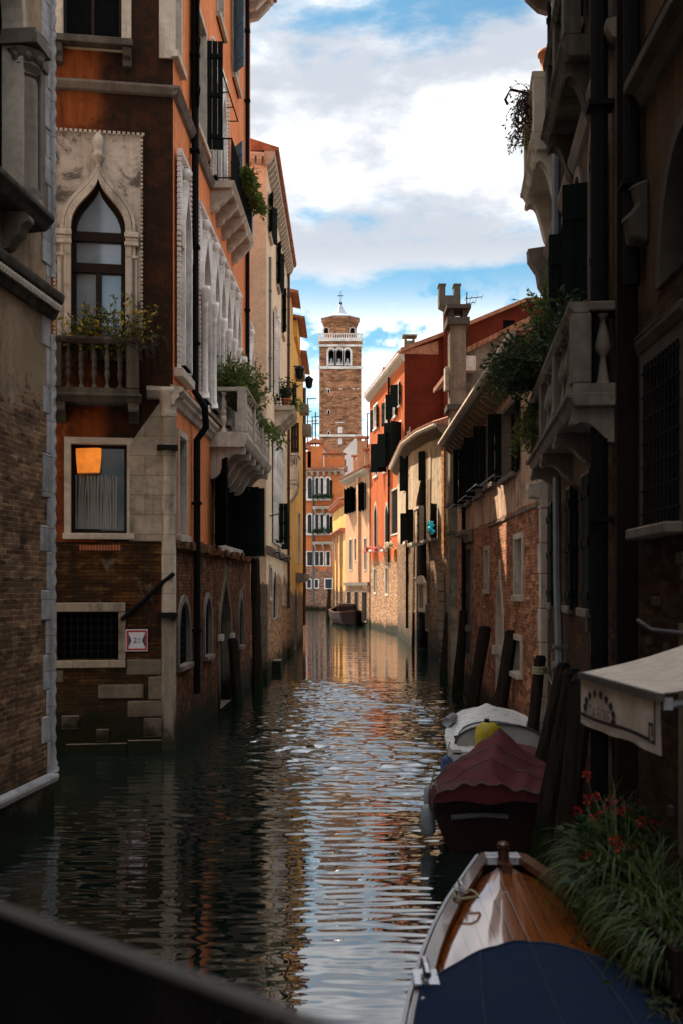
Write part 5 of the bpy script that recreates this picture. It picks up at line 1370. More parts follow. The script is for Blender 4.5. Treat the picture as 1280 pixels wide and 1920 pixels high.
# heavy eave with rafter ends
ev = MB(f5)
n = 22
for i in range(n):
    s = .15 + (f5.len - .3) * i / (n - 1)
    ev.run([(0, H5 - .42), (.22, H5 - .36), (.46, H5 - .18), (.46, H5 - .05), (0, H5 - .05)], s - .09, s + .09)
ev.build_each('rafter_end', mat_plain('weathered_wood', (.20, .14, .085), .9, grain=(6, 6, .8)), s5)
MB(f5).box(-.15, f5.len + .1, H5 - .045, H5 + .02, -.1, .54).build('eave_board', mat_plain('old_board', (.16, .11, .07), .9), s5)
MB(f5).run([(.545, H5 - .05), (.65, H5 - .03), (.69, H5 + .04), (.68, H5 + .12), (.545, H5 + .12)], -.2, f5.len + .15).build('gutter', M['stone'], s5)
rf = MB(f5); k5 = int(f5.len / .26)
rf.add([(-.2, H5 + .025, .54), (f5.len + .15, H5 + .025, .54), (f5.len + .15, H5 + .12, .54), (-.2, H5 + .12, .54), (-.2, H5 + .42, -4.2), (f5.len + .15, H5 + .42, -4.2), (f5.len + .15, H5 + .52, -4.2), (-.2, H5 + .52, -4.2)], [(0, 1, 2, 3), (3, 2, 6, 7), (0, 4, 5, 1), (4, 7, 6, 5), (0, 3, 7, 4), (1, 5, 6, 2)])
for i in range(k5 + 1):
    s = -.1 + i * .26; rf.tube([(s, H5 + .16, .56), (s, H5 + .54, -4.2)], .075, 6)
rf.build('roof', M['tiles'], s5)
# tall plastered stack on the far corner, and the raised gable behind it
fk = Frame((3.86, 41.0), (4.42, 40.6))
stk = MB(); stk.box(3.92, 4.50, -1, 13.2, 40.6, 41.5)
stk.build('chimney', M['grey_plaster'], s5, bevel=.02)
cp_ = MB()
for z0_, z1_, g_ in ((9.9, 10.1, .12), (6.4, 6.55, .08), (5.4, 5.5, .07)): cp_.box(3.92 - g_, 4.5 + g_, z0_, z1_, 40.6 - g_, 41.5 + g_)
cp_.box(3.80, 4.62, 13.0, 13.25, 40.45, 41.65); cp_.box(3.9, 4.05, 13.26, 13.55, 40.6, 41.5); cp_.box(4.37, 4.52, 13.26, 13.55, 40.6, 41.5); cp_.box(3.78, 4.66, 13.56, 13.7, 40.4, 41.7)
cp_.build_each('chimney_cap', M['dark_stone'], s5)
fgb = Frame((4.50, 41.2), (12.0, 41.6))
gg = lambda px, py: (fgb.s(px), fgb.z(px, py))
gzn = Zone(s5, fgb, [(0, -1), (fgb.len, -1), (fgb.len, 14.5), gg(990, 606), gg(868, 664), (0, fgb.z(866, 668))], M['grey_plaster'], 'gable_wall')
gzn.done()
tp_ = MB(fgb); a_, b_ = gg(866, 664), gg(992, 601)
tp_.add([(a_[0], a_[1] - .05, .2), (b_[0], b_[1] - .05, .2), (b_[0], b_[1] + .14, .2), (a_[0], a_[1] + .14, .2), (a_[0], a_[1] - .05, -8), (b_[0], b_[1] - .05, -8), (b_[0], b_[1] + .14, -8), (a_[0], a_[1] + .14, -8)], [(0, 1, 2, 3), (3, 2, 6, 7), (0, 4, 5, 1), (4, 7, 6, 5), (0, 3, 7, 4), (1, 5, 6, 2)])
tp_.build('roof', M['tiles'], s5)
MB(fgb).box(-.1, .35, fgb.z(870, 700), fgb.z(870, 672), -.1, .5).box(-.75, -.1, fgb.z(850, 735), fgb.z(850, 690), -.1, .3).build_each('eave_bracket', M['stone'], s5, bevel=.03)
pipe(s5, f5, [(f5.s(875), H5 - .4, .12), (f5.s(875), 1.6, .12)], .07)
MB(Frame(S1, (9, 22.6))).wall(rect(0, 4.9, -1, H5), [], .3).build('wall', M['pink_brick'], s5)
MB().box(4.6, 9, H5 - .4, H5 - .2, 23, 40).build('attic_floor', M['frame'], s5)
z5.done()
# ------------------------------------------------------------------ balcony palace, near right bank
T0, T1 = (4.14, 22.55), (3.20, 13.05)
f6 = Frame(T0, T1)
p6 = thing('balcony_palace', (7, 18, 0), 'tall shaded brown palace with long stone balcony and dark shutters, near right bank', 'building')
H6 = 15.6
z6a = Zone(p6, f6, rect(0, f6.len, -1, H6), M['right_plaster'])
def s6(Y): return (T0[1] - Y) / (T0[1] - T1[1]) * f6.len
def w6(Ya, Yb, za, zb_, kind='rect', **kw): return window(z6a, kind, s6(Ya), s6(Yb), za, zb_, **kw)
b6a, b6b = s6(20.3), s6(13.15)
stone_balcony(p6, f6, b6a, b6b, 5.78, 6.86, .50, [b6a + 2.35, b6a + 4.75], 3, 'stone_grey', VASE, [b6a + .2, b6a + 2.35, b6a + 4.75, b6b - .2], 1, .42, .16, 1.0, None, .26)
for Ya, Yb in ((19.7, 18.5), (17.6, 16.4), (15.4, 14.3)):
    w6(Ya, Yb, 5.9, 9.7, 'round', trim=.14, depth=.26, glass='glass', stone='stone_grey', nv=1, nh=3)
    shutter(p6, f6, s6(Yb) + .12, 5.9, 9.1, .50, 18, 1); shutter(p6, f6, s6(Ya) - .12, 5.9, 9.1, .36, 75 if Ya < 19 else 10, -1)
for Ya, Yb in ((21.9, 20.9), (18.4, 17.6), (16.2, 15.2)):
    w6(Ya, Yb, 3.2, 5.0, trim=.12, depth=.26, glass='void', sash=False, stone='stone_grey', sill=(.1, .12, .12))
    shutter(p6, f6, s6(Ya) - .02, 3.15, 5.05, .50, 3, 1, 'shutter_green'); shutter(p6, f6, s6(Yb) + .02, 3.15, 5.05, .48, 3, -1, 'shutter_green'); shutter(p6, f6, s6(Yb) + .08, 3.15, 5.05, .46, 8, 1, 'shutter_green')
for Ya, Yb in ((20.9, 20.3), (17.0, 16.4)):
    w6(Ya, Yb, .5, 2.0, trim=.10, depth=.26, glass='void', sash=False, grille=True, stone='stone_grey')
w6(14.6, 13.6, -.5, 2.3, trim=.16, depth=.28, glass='void', sash=False, stone='stone_wet', name='water_door')
for Ya, Yb in ((21.6, 20.6), (17.3, 16.2), (15.2, 14.2)):
    w6(Ya, Yb, 11.6, 14.4, 'round', trim=.12, depth=.26, glass='glass', stone='stone_grey', nv=1, nh=2)
    shutter(p6, f6, s6(Yb) + .1, 11.7, 14.0, .45, 20, 1)
u0, u1 = s6(22.3), s6(19.6)
stone_balcony(p6, f6, u0, u1, 11.35, 12.55, .48, [], 5, 'stone', BAL, (u0 + .3, u1 - .2), 0, .95, .2, .8, None, .34)
u2, u3 = s6(17.9), s6(14.9)
stone_balcony(p6, f6, u2, u3, 10.75, 11.85, .42, [u2 + 1.5], 4, 'stone_black', BAL, (u2 + .3, u3 - .3), 0, .7, .2, .8, None, .3)
MB(f6).run([(0, 10.25), (.42, 10.2), (.40, 10.0), (.25, 9.75), (.2, 9.5), (.08, 9.3), (0, 9.25)], .05, .4).build('bracket', M['stone_grey'], p6, bevel=.02)
MB(f6).run([(0, 9.9), (.05, 9.92), (.12, 10.05), (.12, 10.12), (0, 10.15)], .45, f6.len).build('string_course', M['stone_grey'], p6)
pipe(p6, f6, [(s6(19.35), H6 - .2, .12), (s6(19.35), 7.3, .12)], .085, 'pipe_grey')
pipe(p6, f6, [(s6(19.0), 5.35, .14), (s6(18.9), 3.6, .14), (s6(18.3), 1.4, .14)], .075, 'pipe_grey')
pipe(p6, f6, [(s6(13.35), H6 - .2, .16), (s6(13.35), .6, .16)], .11, 'pipe')
hk = MB(f6)
hk.tube([(.1, 13.3, 0), (.1, 13.5, .75), (.1, 13.3, .85), (.1, 13.2, .8)], .03, 6); hk.tube([(.2, 9.1, 0), (.2, 9.15, .3), (.2, 8.8, .34), (.2, 8.5, .2)], .02, 5)
hk.build_each('iron_hook', M['iron'], p6)
eave(p6, f6, -.2, f6.len, H6, .55, .4, 'stone_grey', .7, .2)
MB(Frame((12, 22.6), T0)).wall(rect(0, 7.86, -1, H6), [], .3).build('wall', M['right_plaster'], p6)
MB(Frame(T1, (9, 13.05))).wall(rect(0, 5.8, -1, H6), [], .3).build('wall', M['alley_shade'], p6)
MB().box(4.2, 12, H6 - .5, H6 - .3, 13.2, 22.5).build('attic_floor', M['frame'], p6)
z6a.done()
stn = MB(f6)
for i in range(26):
    s, z = rnd.uniform(.2, f6.len - .5), rnd.uniform(.4, 3.0)
    w_, h_ = rnd.uniform(.08, .2), rnd.uniform(.12, .35); stn.box(s, s + w_, z, z + h_, -.02, .02 + rnd.random() * .02)
stn.build_each('stone_block', M['stone_wet'], p6, bevel=.012)
# plants of that balcony
V = Vector
leafy('balcony_vine', f6.p(b6a + 1.0, 6.9, .36), f6.p(b6a + 2.5, 6.9, .5), 300, 1.1, .11, 'leaf_dark', 'big dark climbing bush bulging over the far end of the long shaded balcony', 'plant', 'plants on balconies', .5, .5, .9, lean=f6.nrm * .22 - f6.t * .1, dens=26)
leafy('balcony_vine', f6.p(b6a + 1.0, 7.5, .3), f6.p(b6a + 2.2, 7.7, .5), 60, .95, .11, 'leaf_light', 'sunlit light green shoots standing above the dark balcony bush', 'plant', 'plants on balconies', .35, .25, 1.4, dens=18)
leafy('trailing_plant', f6.p(b6a + .2, 6.6, .42), f6.p(b6a + 1.2, 6.65, .52), 80, .8, .11, 'leaf_green', 'leafy creeper hanging from the far end of the long shaded balcony', 'plant', 'plants on balconies', .6, 1.6, -.1, lean=f6.nrm * .25 - f6.t * .25, dens=18)
leafy('balcony_plant', f6.p(b6a + 3.0, 6.7, .35), f6.p(b6b - .8, 6.7, .45), 44, .85, .12, 'leaf_dark', 'dark leafy pot plants behind the near rail of the long shaded balcony', 'plant', 'plants on balconies', .4, .3, 1.2, dens=16)
leafy('trailing_plant', f6.p(u0 + .1, 12.45, .40), f6.p(u1 - .7, 12.5, .46), 110, .6, .09, 'leaf_purple', 'reddish brown trailing plant on the topmost right balcony against the sky', 'plant', 'plants on balconies', .5, 1.3, .5, lean=f6.nrm * .25, dens=18)
leafy('balcony_plant', f6.p(u0 + .1, 12.3, .40), f6.p(u0 + 1.2, 11.9, .44), 14, .5, .10, 'leaf_light', 'small bright green tuft on the topmost right balcony', 'plant', 'plants on balconies', .5, .9, .6, lean=f6.nrm * .4, dens=14)
q = f6.p(u1 - .14, 12.56, .22)
tag(MB().lathe((q.x, 12.56, q.y), [(.11, 0), (.17, .30), (.19, .30), (.19, .38), (.15, .38)], 14).build('flower_pot', M['terracotta'], base=tuple(q), smooth=True), 'terracotta pot on the end post of the topmost right balcony', 'flower pot')

# ------------------------------------------------------------------ nearest right palace
U0, U1 = (3.40, 12.85), (2.56, -25.0)
f7 = Frame(U0, U1)
p7 = thing('near_palace', (6, 8, 0), 'brown plastered palace with a barred blue window, cut by the right edge of the photo', 'building')
H7 = 16.0
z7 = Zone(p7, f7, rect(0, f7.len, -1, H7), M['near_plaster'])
def s7(Y): return (U0[1] - Y) / (U0[1] - U1[1]) * f7.len
window(z7, 'rect', s7(12.45), s7(11.0), 4.15, 5.95, trim=.14, depth=.26, glass=None or 'glass', nv=1, nh=0, frame='shutter_teal', stone='dark_stone', grille=False)
gr = MB(f7)
for i in range(10):
    s = s7(12.45) + (s7(11.0) - s7(12.45)) * (i + .5) / 10; gr.tube([(s, 4.15, .05), (s, 5.95, .05)], .012, 5)
for i in range(7): z = 4.3 + i * .26; gr.tube([(s7(12.5), z, .05), (s7(10.95), z, .05)], .012, 5)
gr.build('window_bars', M['iron'], p7)
MB(f7).box(s7(12.55), s7(10.9), 4.02, 4.14, -.02, .22).build('sill', M['stone_grey'], p7, bevel=.02)
window(z7, 'round', s7(11.75), s7(10.0), 6.65, 8.0, trim=.16, depth=.26, glass='void', sash=False, stone='dark_stone', spring=6.7)
MB(f7).run([(0, 8.85), (.06, 8.88), (.12, 9.0), (.22, 9.05), (.22, 9.18), (.06, 9.22), (0, 9.22)], .25, f7.len).build('string_course', M['dark_stone'], p7, bevel=.01)
for Y in (12.55,):
    MB(f7).run([(0, 7.3), (.18, 7.35), (.24, 7.6), (.12, 7.75), (.16, 7.95), (0, 8.0)], s7(Y), s7(Y) + .22).build('bracket', M['dark_stone'], p7, bevel=.03)
MB(f7).run([(0, 6.1), (.05, 6.1), (.10, 6.2), (.10, 6.28), (0, 6.3)], s7(12.6), s7(10.8)).build('window_hood', M['dark_stone'], p7, bevel=.02)
window(z7, 'rect', s7(10.9), s7(9.7), 1.0, 3.0, trim=.14, depth=.28, glass='void', sash=False, stone='stone_wet', name='door')
window(z7, 'rect', s7(8.9), s7(7.2), 1.0, 3.0, trim=.14, depth=.28, glass='void', sash=False, stone='stone_wet', name='door')
MB(f7).tube([(s7(12.7), 3.12, .04), (s7(12.0), 3.04, .06), (s7(10.0), 3.06, .06), (s7(6), 3.05, .06)], .022, 6).build('conduit', M['pipe_grey'], p7, smooth=True)
stn = MB(f7)
for i in range(16):
    s, z = rnd.uniform(.3, 3.2), rnd.uniform(.5, 3.9)
    w_, h_ = rnd.uniform(.1, .3), rnd.uniform(.10, .22); stn.box(s, s + w_, z, z + h_, -.02, .02 + rnd.random() * .03)
stn.build_each('stone_block', M['dark_stone'], p7, bevel=.015)
pipe(p7, f7, [(.20, H7, .12), (.20, 6.9, .12)], .10, 'pipe')
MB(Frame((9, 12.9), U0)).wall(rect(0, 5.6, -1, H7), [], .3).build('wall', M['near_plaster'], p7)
MB().box(3.6, 10, H7 - .3, H7 + .1, -24.8, 12.7).build('roof', M['tiles'], p7)
z7.done()

# ------------------------------------------------------------------ landing stage, awning and planting
ld = thing('landing_stage', (2.7, 8.2, 0), 'dark timber landing stage on posts beneath the cream awning', 'landing stage')
for i in range(12): MB().box(2.02, 3.24, .88, .93, 6.0 + i * .36, 6.0 + i * .36 + .34).build('plank', M['pole'], ld)
for y in (6.1, 8.1, 10.1):
    for x in (2.12, 3.0): MB().lathe((x, -1, y), [(.09, 0), (.085, 1.87)], 10).build('post', M['pole'], ld, smooth=True)
MB().box(2.06, 2.16, .72, .875, 6.0, 10.3).build('beam', M['pole'], ld)
fw = Frame((2.14, 10.0), (2.275, 8.0)); WL = fw.len
aw = thing('awning', (2.75, 9, 2.3), 'cream fabric awning with lettered valance over the landing stage', 'awning')
cloth = mat_wall('awning_cloth', (.68, .58, .48), stain=.25, seed=31, damp=False, sdark=(.22, .17, .11), var=.12)
ink = mat_plain('awning_print', (.028, .014, .014), .9)
zt = 2.735; dep = -1.02
tpm = MB(fw); secs = []
for j in range(9):
    u = j / 8; secs.append([(WL * i / 10, zt + .27 * u - .035 * math.sin(u * math.pi) * (1 - .3 * math.cos(i)), dep * u) for i in range(11)])
tpm.loft(secs); tpm.loft([[(p[0], p[1] - .012, p[2]) for p in sc] for sc in secs]); tpm.build('canopy', cloth, aw, smooth=True)
MB(fw).run([(-.03, zt - .055), (.035, zt - .055), (.035, zt + .002), (-.03, zt + .002)], -.01, WL + .01).build('front_bar', mat_plain('awning_bar', (.10, .09, .075), .5), aw)
va = MB(fw); vz0 = .385
def vb(s): return zt - .058 - vz0 - .012 * math.sin(s * 3.3) 
secs = [[(WL * i / 24, zt - .058 - (zt - .058 - vb(WL * i / 24)) * u, .008 + .014 * math.sin(i * .7) * u) for i in range(25)] for u in (0, .25, .5, .75, 1)]
va.loft(secs); va.loft([[(p[0], p[1], p[2] - .006) for p in sc] for sc in secs]); vl = va.build('valance', cloth, aw, smooth=True)
pr = MB(fw)      # printed stripe, corner key, wreath and name
def strip(sa, sb, z, h):
    n = 16; pr.loft([[(sa + (sb - sa) * i / n, z(sa + (sb - sa) * i / n) + o_, .028) for i in range(n + 1)] for o_ in (0, h)])
strip(.0, WL - .17, lambda s: vb(s) + .075, .030)
kx, kz = WL - .17, vb(WL) + .075
for (a_, b_, c_, d_) in ((0, .026, 0, .15), (0, .09, .125, .15), (.064, .09, .05, .15), (.04, .14, .0, .026), (.115, .14, .0, .34)): pr.box(kx + a_, kx + b_, kz + c_, kz + d_, .027, .029)
pr.build('printed_border', ink, vl)
wr = MB(fw); ccs, ccz = .60, zt - .058 - .245
for i in range(9):
    a_ = R(178 - i * 24); x_, z_ = ccs + .40 * math.cos(a_), ccz + .155 * math.sin(a_) 
    for (dx_, dz_, r_) in ((0, 0, .030), (.028, .014, .022), (-.026, .012, .020), (.004, .030, .018)):
        wr.prism([(x_ + dx_ + r_ * 1.25 * math.cos(t_), z_ + dz_ + r_ * math.sin(t_)) for t_ in [j * math.pi / 4 + .3 * i for j in range(8)]], .0272 + .0004 * (dx_ > 0) + .0008 * (dx_ < 0), .0282 + .0004 * (dx_ > 0) + .0008 * (dx_ < 0))
wr.build('printed_wreath', ink, vl)
MB(fw).text('DA FIORE', .165, .62, ccz - .06, .029, .80).build('lettering', mat_plain('awning_letters', (.09, .055, .05), .9), vl)
ar = MB(fw)
ar.tube([(WL - .06, zt - .09, -.06), (WL - .25, zt + .02, dep)], .028, 8); ar.tube([(.06, zt - .05, -.03), (.2, zt + .05, dep)], .022, 8); ar.box(WL - .10, WL - .02, zt - .12, zt - .03, -.10, -.031)
ar.build_each('arm', mat_plain('pale_tube', (.45, .45, .47), .4), aw)

def planter(name, y0, y1, lab):
    m = MB(); m.box(2.00, 2.02, 1.02, 1.30, y0, y1).box(2.26, 2.28, 1.02, 1.30, y0, y1).box(2.021, 2.259, 1.02, 1.30, y0, y0 + .02).box(2.021, 2.259, 1.02, 1.30, y1 - .02, y1).box(2.021, 2.259, 1.02, 1.25, y0 + .021, y1 - .021)
    m.box(2.05, 2.10, .93, 1.02, y0 + .1, y0 + .15); m.box(2.05, 2.10, .93, 1.02, y1 - .15, y1 - .1)
    return tag(m.build(name, M['pole']), lab, 'planter', 'planters on the landing stage')
planter('planter_box', 8.35, 9.75, 'dark wooden planter box at the far end of the landing stage')
planter('planter_box', 6.75, 8.25, 'dark wooden planter box at the near end of the landing stage, beside the varnished boat')
def grass_clump(c, n, L, lab, lean, name='ornamental_grass'):
    m = MB(); c = Vector(c)
    for i in range(n):
        p_ = c + Vector((rnd.uniform(-.12, .12), rnd.uniform(-.26, .26), 0))
        a_ = rnd.uniform(0, 2 * math.pi); v = Vector((math.cos(a_) * .55, math.sin(a_) * .55, rnd.uniform(.35, 1.0))) + lean
        v.normalize(); l_ = L * rnd.uniform(.55, 1.15); side = v.cross(Vector((0, 0, 1))); side.normalize(); wd = rnd.uniform(.005, .009)
        pts = []; q_ = p_.copy(); st_ = 7
        for k_ in range(st_ + 1):
            ww = wd * (1 - (k_ / st_) ** 2) + .0008
            pts.append((q_ - side * ww, q_ + side * ww))
            v = (v + Vector((0, 0, -.42 * (k_ + 1) / st_ * 1.3))).normalized(); q_ = q_ + v * l_ / st_
        P = [(x.x, x.z, x.y) for pr_ in pts for x in pr_]
        m.add(P, [(2*i_, 2*i_+1, 2*i_+3, 2*i_+2) for i_ in range(st_)])
    return tag(m.build(name, M['grass'], base=c), lab, 'grass plant', 'grasses in the planters')
grass_clump((2.24, 9.45, 1.20), 430, .62, 'arching pale green grass clump farthest along the landing stage planters', Vector((-.42, -.1, .05)))
grass_clump((2.20, 8.85, 1.20), 540, .78, 'pale green grass clump spilling furthest out over the water, left of the red geraniums', Vector((-.5, -.15, 0)))
grass_clump((2.22, 8.1, 1.18), 430, .62, 'drooping grass clump below the large red geranium heads', Vector((-.42, -.2, -.05)))
grass_clump((2.22, 7.45, 1.16), 340, .6, 'dark drooping grass clump beside the varnished boat', Vector((-.35, -.2, -.1)))
def geranium(c, n, lab):
    c = Vector(c); t_ = thing('geranium', c, lab, 'flowers', 'red geraniums on the landing stage'); lm, fm, sm = MB(), MB(), MB()
    for i in range(n):
        v = Vector((rnd.gauss(-.3, .5), rnd.gauss(0, .5), 1)).normalized(); L = rnd.uniform(.25, .6); e_ = c + v * L
        wtube(sm, [c, c + v * L * .5 + Vector((0, 0, .04)), e_], .006, .004)
        for _ in range(18):
            dd = Vector((rnd.gauss(0, 1), rnd.gauss(0, 1), rnd.gauss(.2, 1))).normalized(); leaf_quad(fm, e_ + dd * .018, dd, rnd.uniform(.024, .04), .9)
    for i in range(150):
        dd = Vector((rnd.gauss(0, 1), rnd.gauss(0, 1), rnd.gauss(.4, .8))).normalized(); leaf_quad(lm, c + dd * rnd.uniform(.05, .34), dd, rnd.uniform(.05, .09), .95)
    lm.build('foliage', M['leaf_dark'], t_); fm.build('flowers', M['petal_red'], t_); sm.build('stem', M['stem'], t_)
geranium((2.14, 9.2, 1.38), 6, 'red geranium with small heads highest in the planters, under the awning end')
geranium((2.02, 8.4, 1.28), 5, 'red geranium with the largest heads, in the middle of the planters')
geranium((2.34, 9.0, 1.40), 5, 'dim red geranium behind the grasses in deep shade')
leafy('landing_shrub', (2.3, 6.9, 1.0), (2.6, 8.6, 1.0), 40, .8, .10, 'leaf_dark', 'dark leafy shrub filling the shade behind the planters', 'plant', None, .5, .5, 1.0, dens=16)
leafy('landing_shrub', (1.98, 6.6, .95), (2.02, 8.9, .95), 60, .6, .09, 'leaf_dark', 'dark foliage hanging in front of the planters above the varnished boat', 'plant', None, .6, 1.0, .3, lean=Vector((-.5, 0, 0)), dens=16)

# ------------------------------------------------------------------ boats
def lerp_tab(tab, y):
    for a_, b_ in zip(tab[:-1], tab[1:]):
        lo, hi = min(a_[0], b_[0]), max(a_[0], b_[0])
        if lo <= y <= hi:
            t_ = (y - a_[0]) / (b_[0] - a_[0]); return [x + (w_ - x) * t_ for x, w_ in zip(a_, b_)]
    return list(tab[-1])
def hull(tab, mat, root, name='hull', flare=.80):
    secs = []
    for (y, cx_, hw, zg) in tab:
        pr_ = [(-1, zg), (-.985, zg * .75), (-.93, zg * .42), (-flare, .08), (-flare * .62, -.2), (0, -.34)]
        sec = [(cx_ + u * hw, z, y) for u, z in pr_] + [(cx_ - u * hw, z, y) for u, z in reversed(pr_[:-1])]
        secs.append(sec)
    m = MB(); m.loft(secs, cap=True); return m.build(name, mat, root, smooth=False)
def gunwale(tab, mat, root, wi=.08, th=.035, name='gunwale', out=.02, side=0):
    for sg_ in ((-1, 1) if not side else (side,)):
        secs = []
        for (y, cx_, hw, zg) in tab:
            a_, b_ = hw + out, max(hw - wi, .01)
            secs.append([(cx_ + sg_ * a_, zg - .03, y), (cx_ + sg_ * a_, zg + th, y), (cx_ + sg_ * b_, zg + th, y), (cx_ + sg_ * b_, zg - .03, y)])
        MB().loft(secs, close=True, cap=True).build(name, mat, root)
def fender(root, x, y, z, L=.5, r=.10, tilt=0.0, mat=None, name='fender'):
    m = MB(); pts = [(0, .02), (.6, .05), (1, .15), (1, .85), (.6, .95), (0, .98)]
    m.lathe((x, z - L, y), [(r * max(.08, p_[0]), p_[1] * L) for p_ in pts], 12); o_ = m.build(name, mat or FEND, root, smooth=True)
    MB().tube([(x, z - .01, y), (x + .06, z + .22, y)], .012, 5).build('fender_rope', M['rope'], o_)
FEND = mat_plain('pale_fender', (.26, .28, .30), .5); FENDB = mat_plain('blue_fender', (.03, .06, .16), .5)
chrome = mat_plain('chrome_fitting', (.6, .6, .62), .25, 1.0, var=.1, bstr=.05)
# varnished boat
vb_t = [(10.28, 1.46, .165, 1.03), (9.75, 1.45, .33, 1.0), (9.1, 1.42, .51, .96), (8.45, 1.375, .64, .93), (7.9, 1.33, .715, .91), (7.1, 1.28, .81, .88), (6.4, 1.24, .86, .87), (5.2, 1.19, .89, .86), (3.6, 1.12, .84, .86), (2.2, 1.06, .70, .88)]
wb = thing('varnished_boat', (1.25, 6.3, 0), 'varnished wooden boat with planked foredeck and navy blue cover, in the near right foreground', 'boat')
hull(vb_t, mat_wood('dark_mahogany', (.05, .018, .008), (.10, .035, .014), .3), wb)
dk_t = [(10.18, 1.46, .10, 1.0)] + vb_t[1:7]
deckm = mat_wood('varnished_deck', (.18, .040, .006), (.32, .085, .013), .16, (16, 1.2, 8), 1.0, planks=9.0)
secs = []
for (y, cx_, hw, zg) in dk_t:
    h2 = max(.02, hw - .055); secs.append([(cx_ + u * h2, zg - .055 + .045 * (1 - u * u), y) for u in [i / 8 - 1 for i in range(17)]])
MB().loft(secs).build('foredeck', deckm, wb, smooth=True)
gunwale(vb_t, mat_wood('gunwale_wood', (.06, .022, .010), (.13, .045, .018), .22, coat=.3), wb, .075, .03)
gunwale([(y, cx_ - .0, hw + .045, zg - .02) for (y, cx_, hw, zg) in vb_t], mat_plain('pale_rubbing_strake', (.40, .40, .41), .35, .2, var=.1), wb, .006, .035, 'rubbing_strake', side=-1)
gunwale([(y, cx_ - .0, hw + .045, zg - .02) for (y, cx_, hw, zg) in vb_t], mat_wood('strake_wood', (.06, .022, .010), (.13, .045, .018), .22, coat=.3), wb, .028, .04, 'rubbing_strake', side=1)
st_ = MB().box(1.30, 1.62, .98, 1.062, 10.12, 10.30); st_.build('stem_cap', mat_plain('stem_cap_silver', (.5, .52, .56), .3, .3), wb, bevel=.01)
MB().lathe((1.445, .96, 10.02), [(.05, 0), (.05, .20), (.062, .21), (.062, .24), (.03, .26)], 12).box(1.40, 1.49, .95, 1.06, 9.8, 10.0).build('bollard', mat_wood('bollard_wood', (.05, .02, .01), (.10, .035, .014), .25), wb, smooth=False)
for (x, y, z, sc_) in ((.98, 9.25, 1.0, 1), (1.92, 9.0, .99, 1), (.55, 7.35, .93, 1.6), (2.10, 7.3, .92, 1.2)):
    m = MB(); m.box(x - .05 * sc_, x + .05 * sc_, z - .005, z + .012, y - .09 * sc_, y + .09 * sc_); m.tube([(x, z + .045 * sc_, y - .10 * sc_), (x, z + .05 * sc_, y), (x, z + .045 * sc_, y + .10 * sc_)], .016 * sc_, 6)
    for dy in (-.04, .04): m.box(x - .014, x + .014, z + .012, z + .05 * sc_, y + dy * sc_ - .012, y + dy * sc_ + .012)
    m.build('cleat', chrome, wb)
MB().tube([(1.0 + .10 * math.sin(t_ * .62), 1.01 + .01 * math.sin(t_ * 1.7), 9.05 + .12 * math.cos(t_ * .62)) for t_ in range(0, 10)], .012, 5).build('rope', M['rope'], wb, smooth=True)
secs = []
for j in range(12):
    t_ = j / 11; row = []
    for i in range(25):
        u = i / 12 - 1; au = abs(u)
        y = 7.98 - .78 * au ** 2.1 - t_ * 4.6
        _, cx_, hw, zg = lerp_tab(vb_t, max(2.3, min(10, y)))
        zc_ = zg + .03 + (1 - au ** 2.4) * (.015 + .20 * (1 - math.exp(-t_ * 3.2))) + .022 * mnoise.noise(Vector((u * 3, t_ * 6, 1))) + .010 * abs(math.sin(u * 9 + t_ * 6 * u)) * (1 - au)
        row.append((cx_ + u * (hw - .01), zc_, y))
    secs.append(row)
cvm = mat_plain('navy_canvas', (.003, .013, .040), .85, scale=3, bstr=.3, spec=.2)
m = MB().loft(secs); m.loft([[(x, z - .05, y) for x, z, y in secs[0]], secs[0]]); cv_ = m.build('cover', cvm, wb, smooth=True)
sm_ = MB()
for u_ in (6, 12, 18):
    sm_.tube([(r_[u_][0], r_[u_][1] + .004, r_[u_][2]) for r_ in secs], .008, 5)
sm_.tube([(p_[0], p_[1] + .004, p_[2]) for p_ in secs[0]], .012, 6)
sm_.build_each('seam', mat_plain('navy_seam', (.010, .022, .05), .8), cv_)
ht = MB()
for sg_ in (-1, 1):
    for i in range(7):
        y_ = 7.0 - i * .55; _, cx_, hw, zg = lerp_tab(vb_t, y_); ht.lathe((cx_ + sg_ * (hw - .05), zg + .03, y_), [(.022, 0), (.022, .012), (.010, .025)], 8)
ht.build_each('snap_fastener', chrome, cv_)

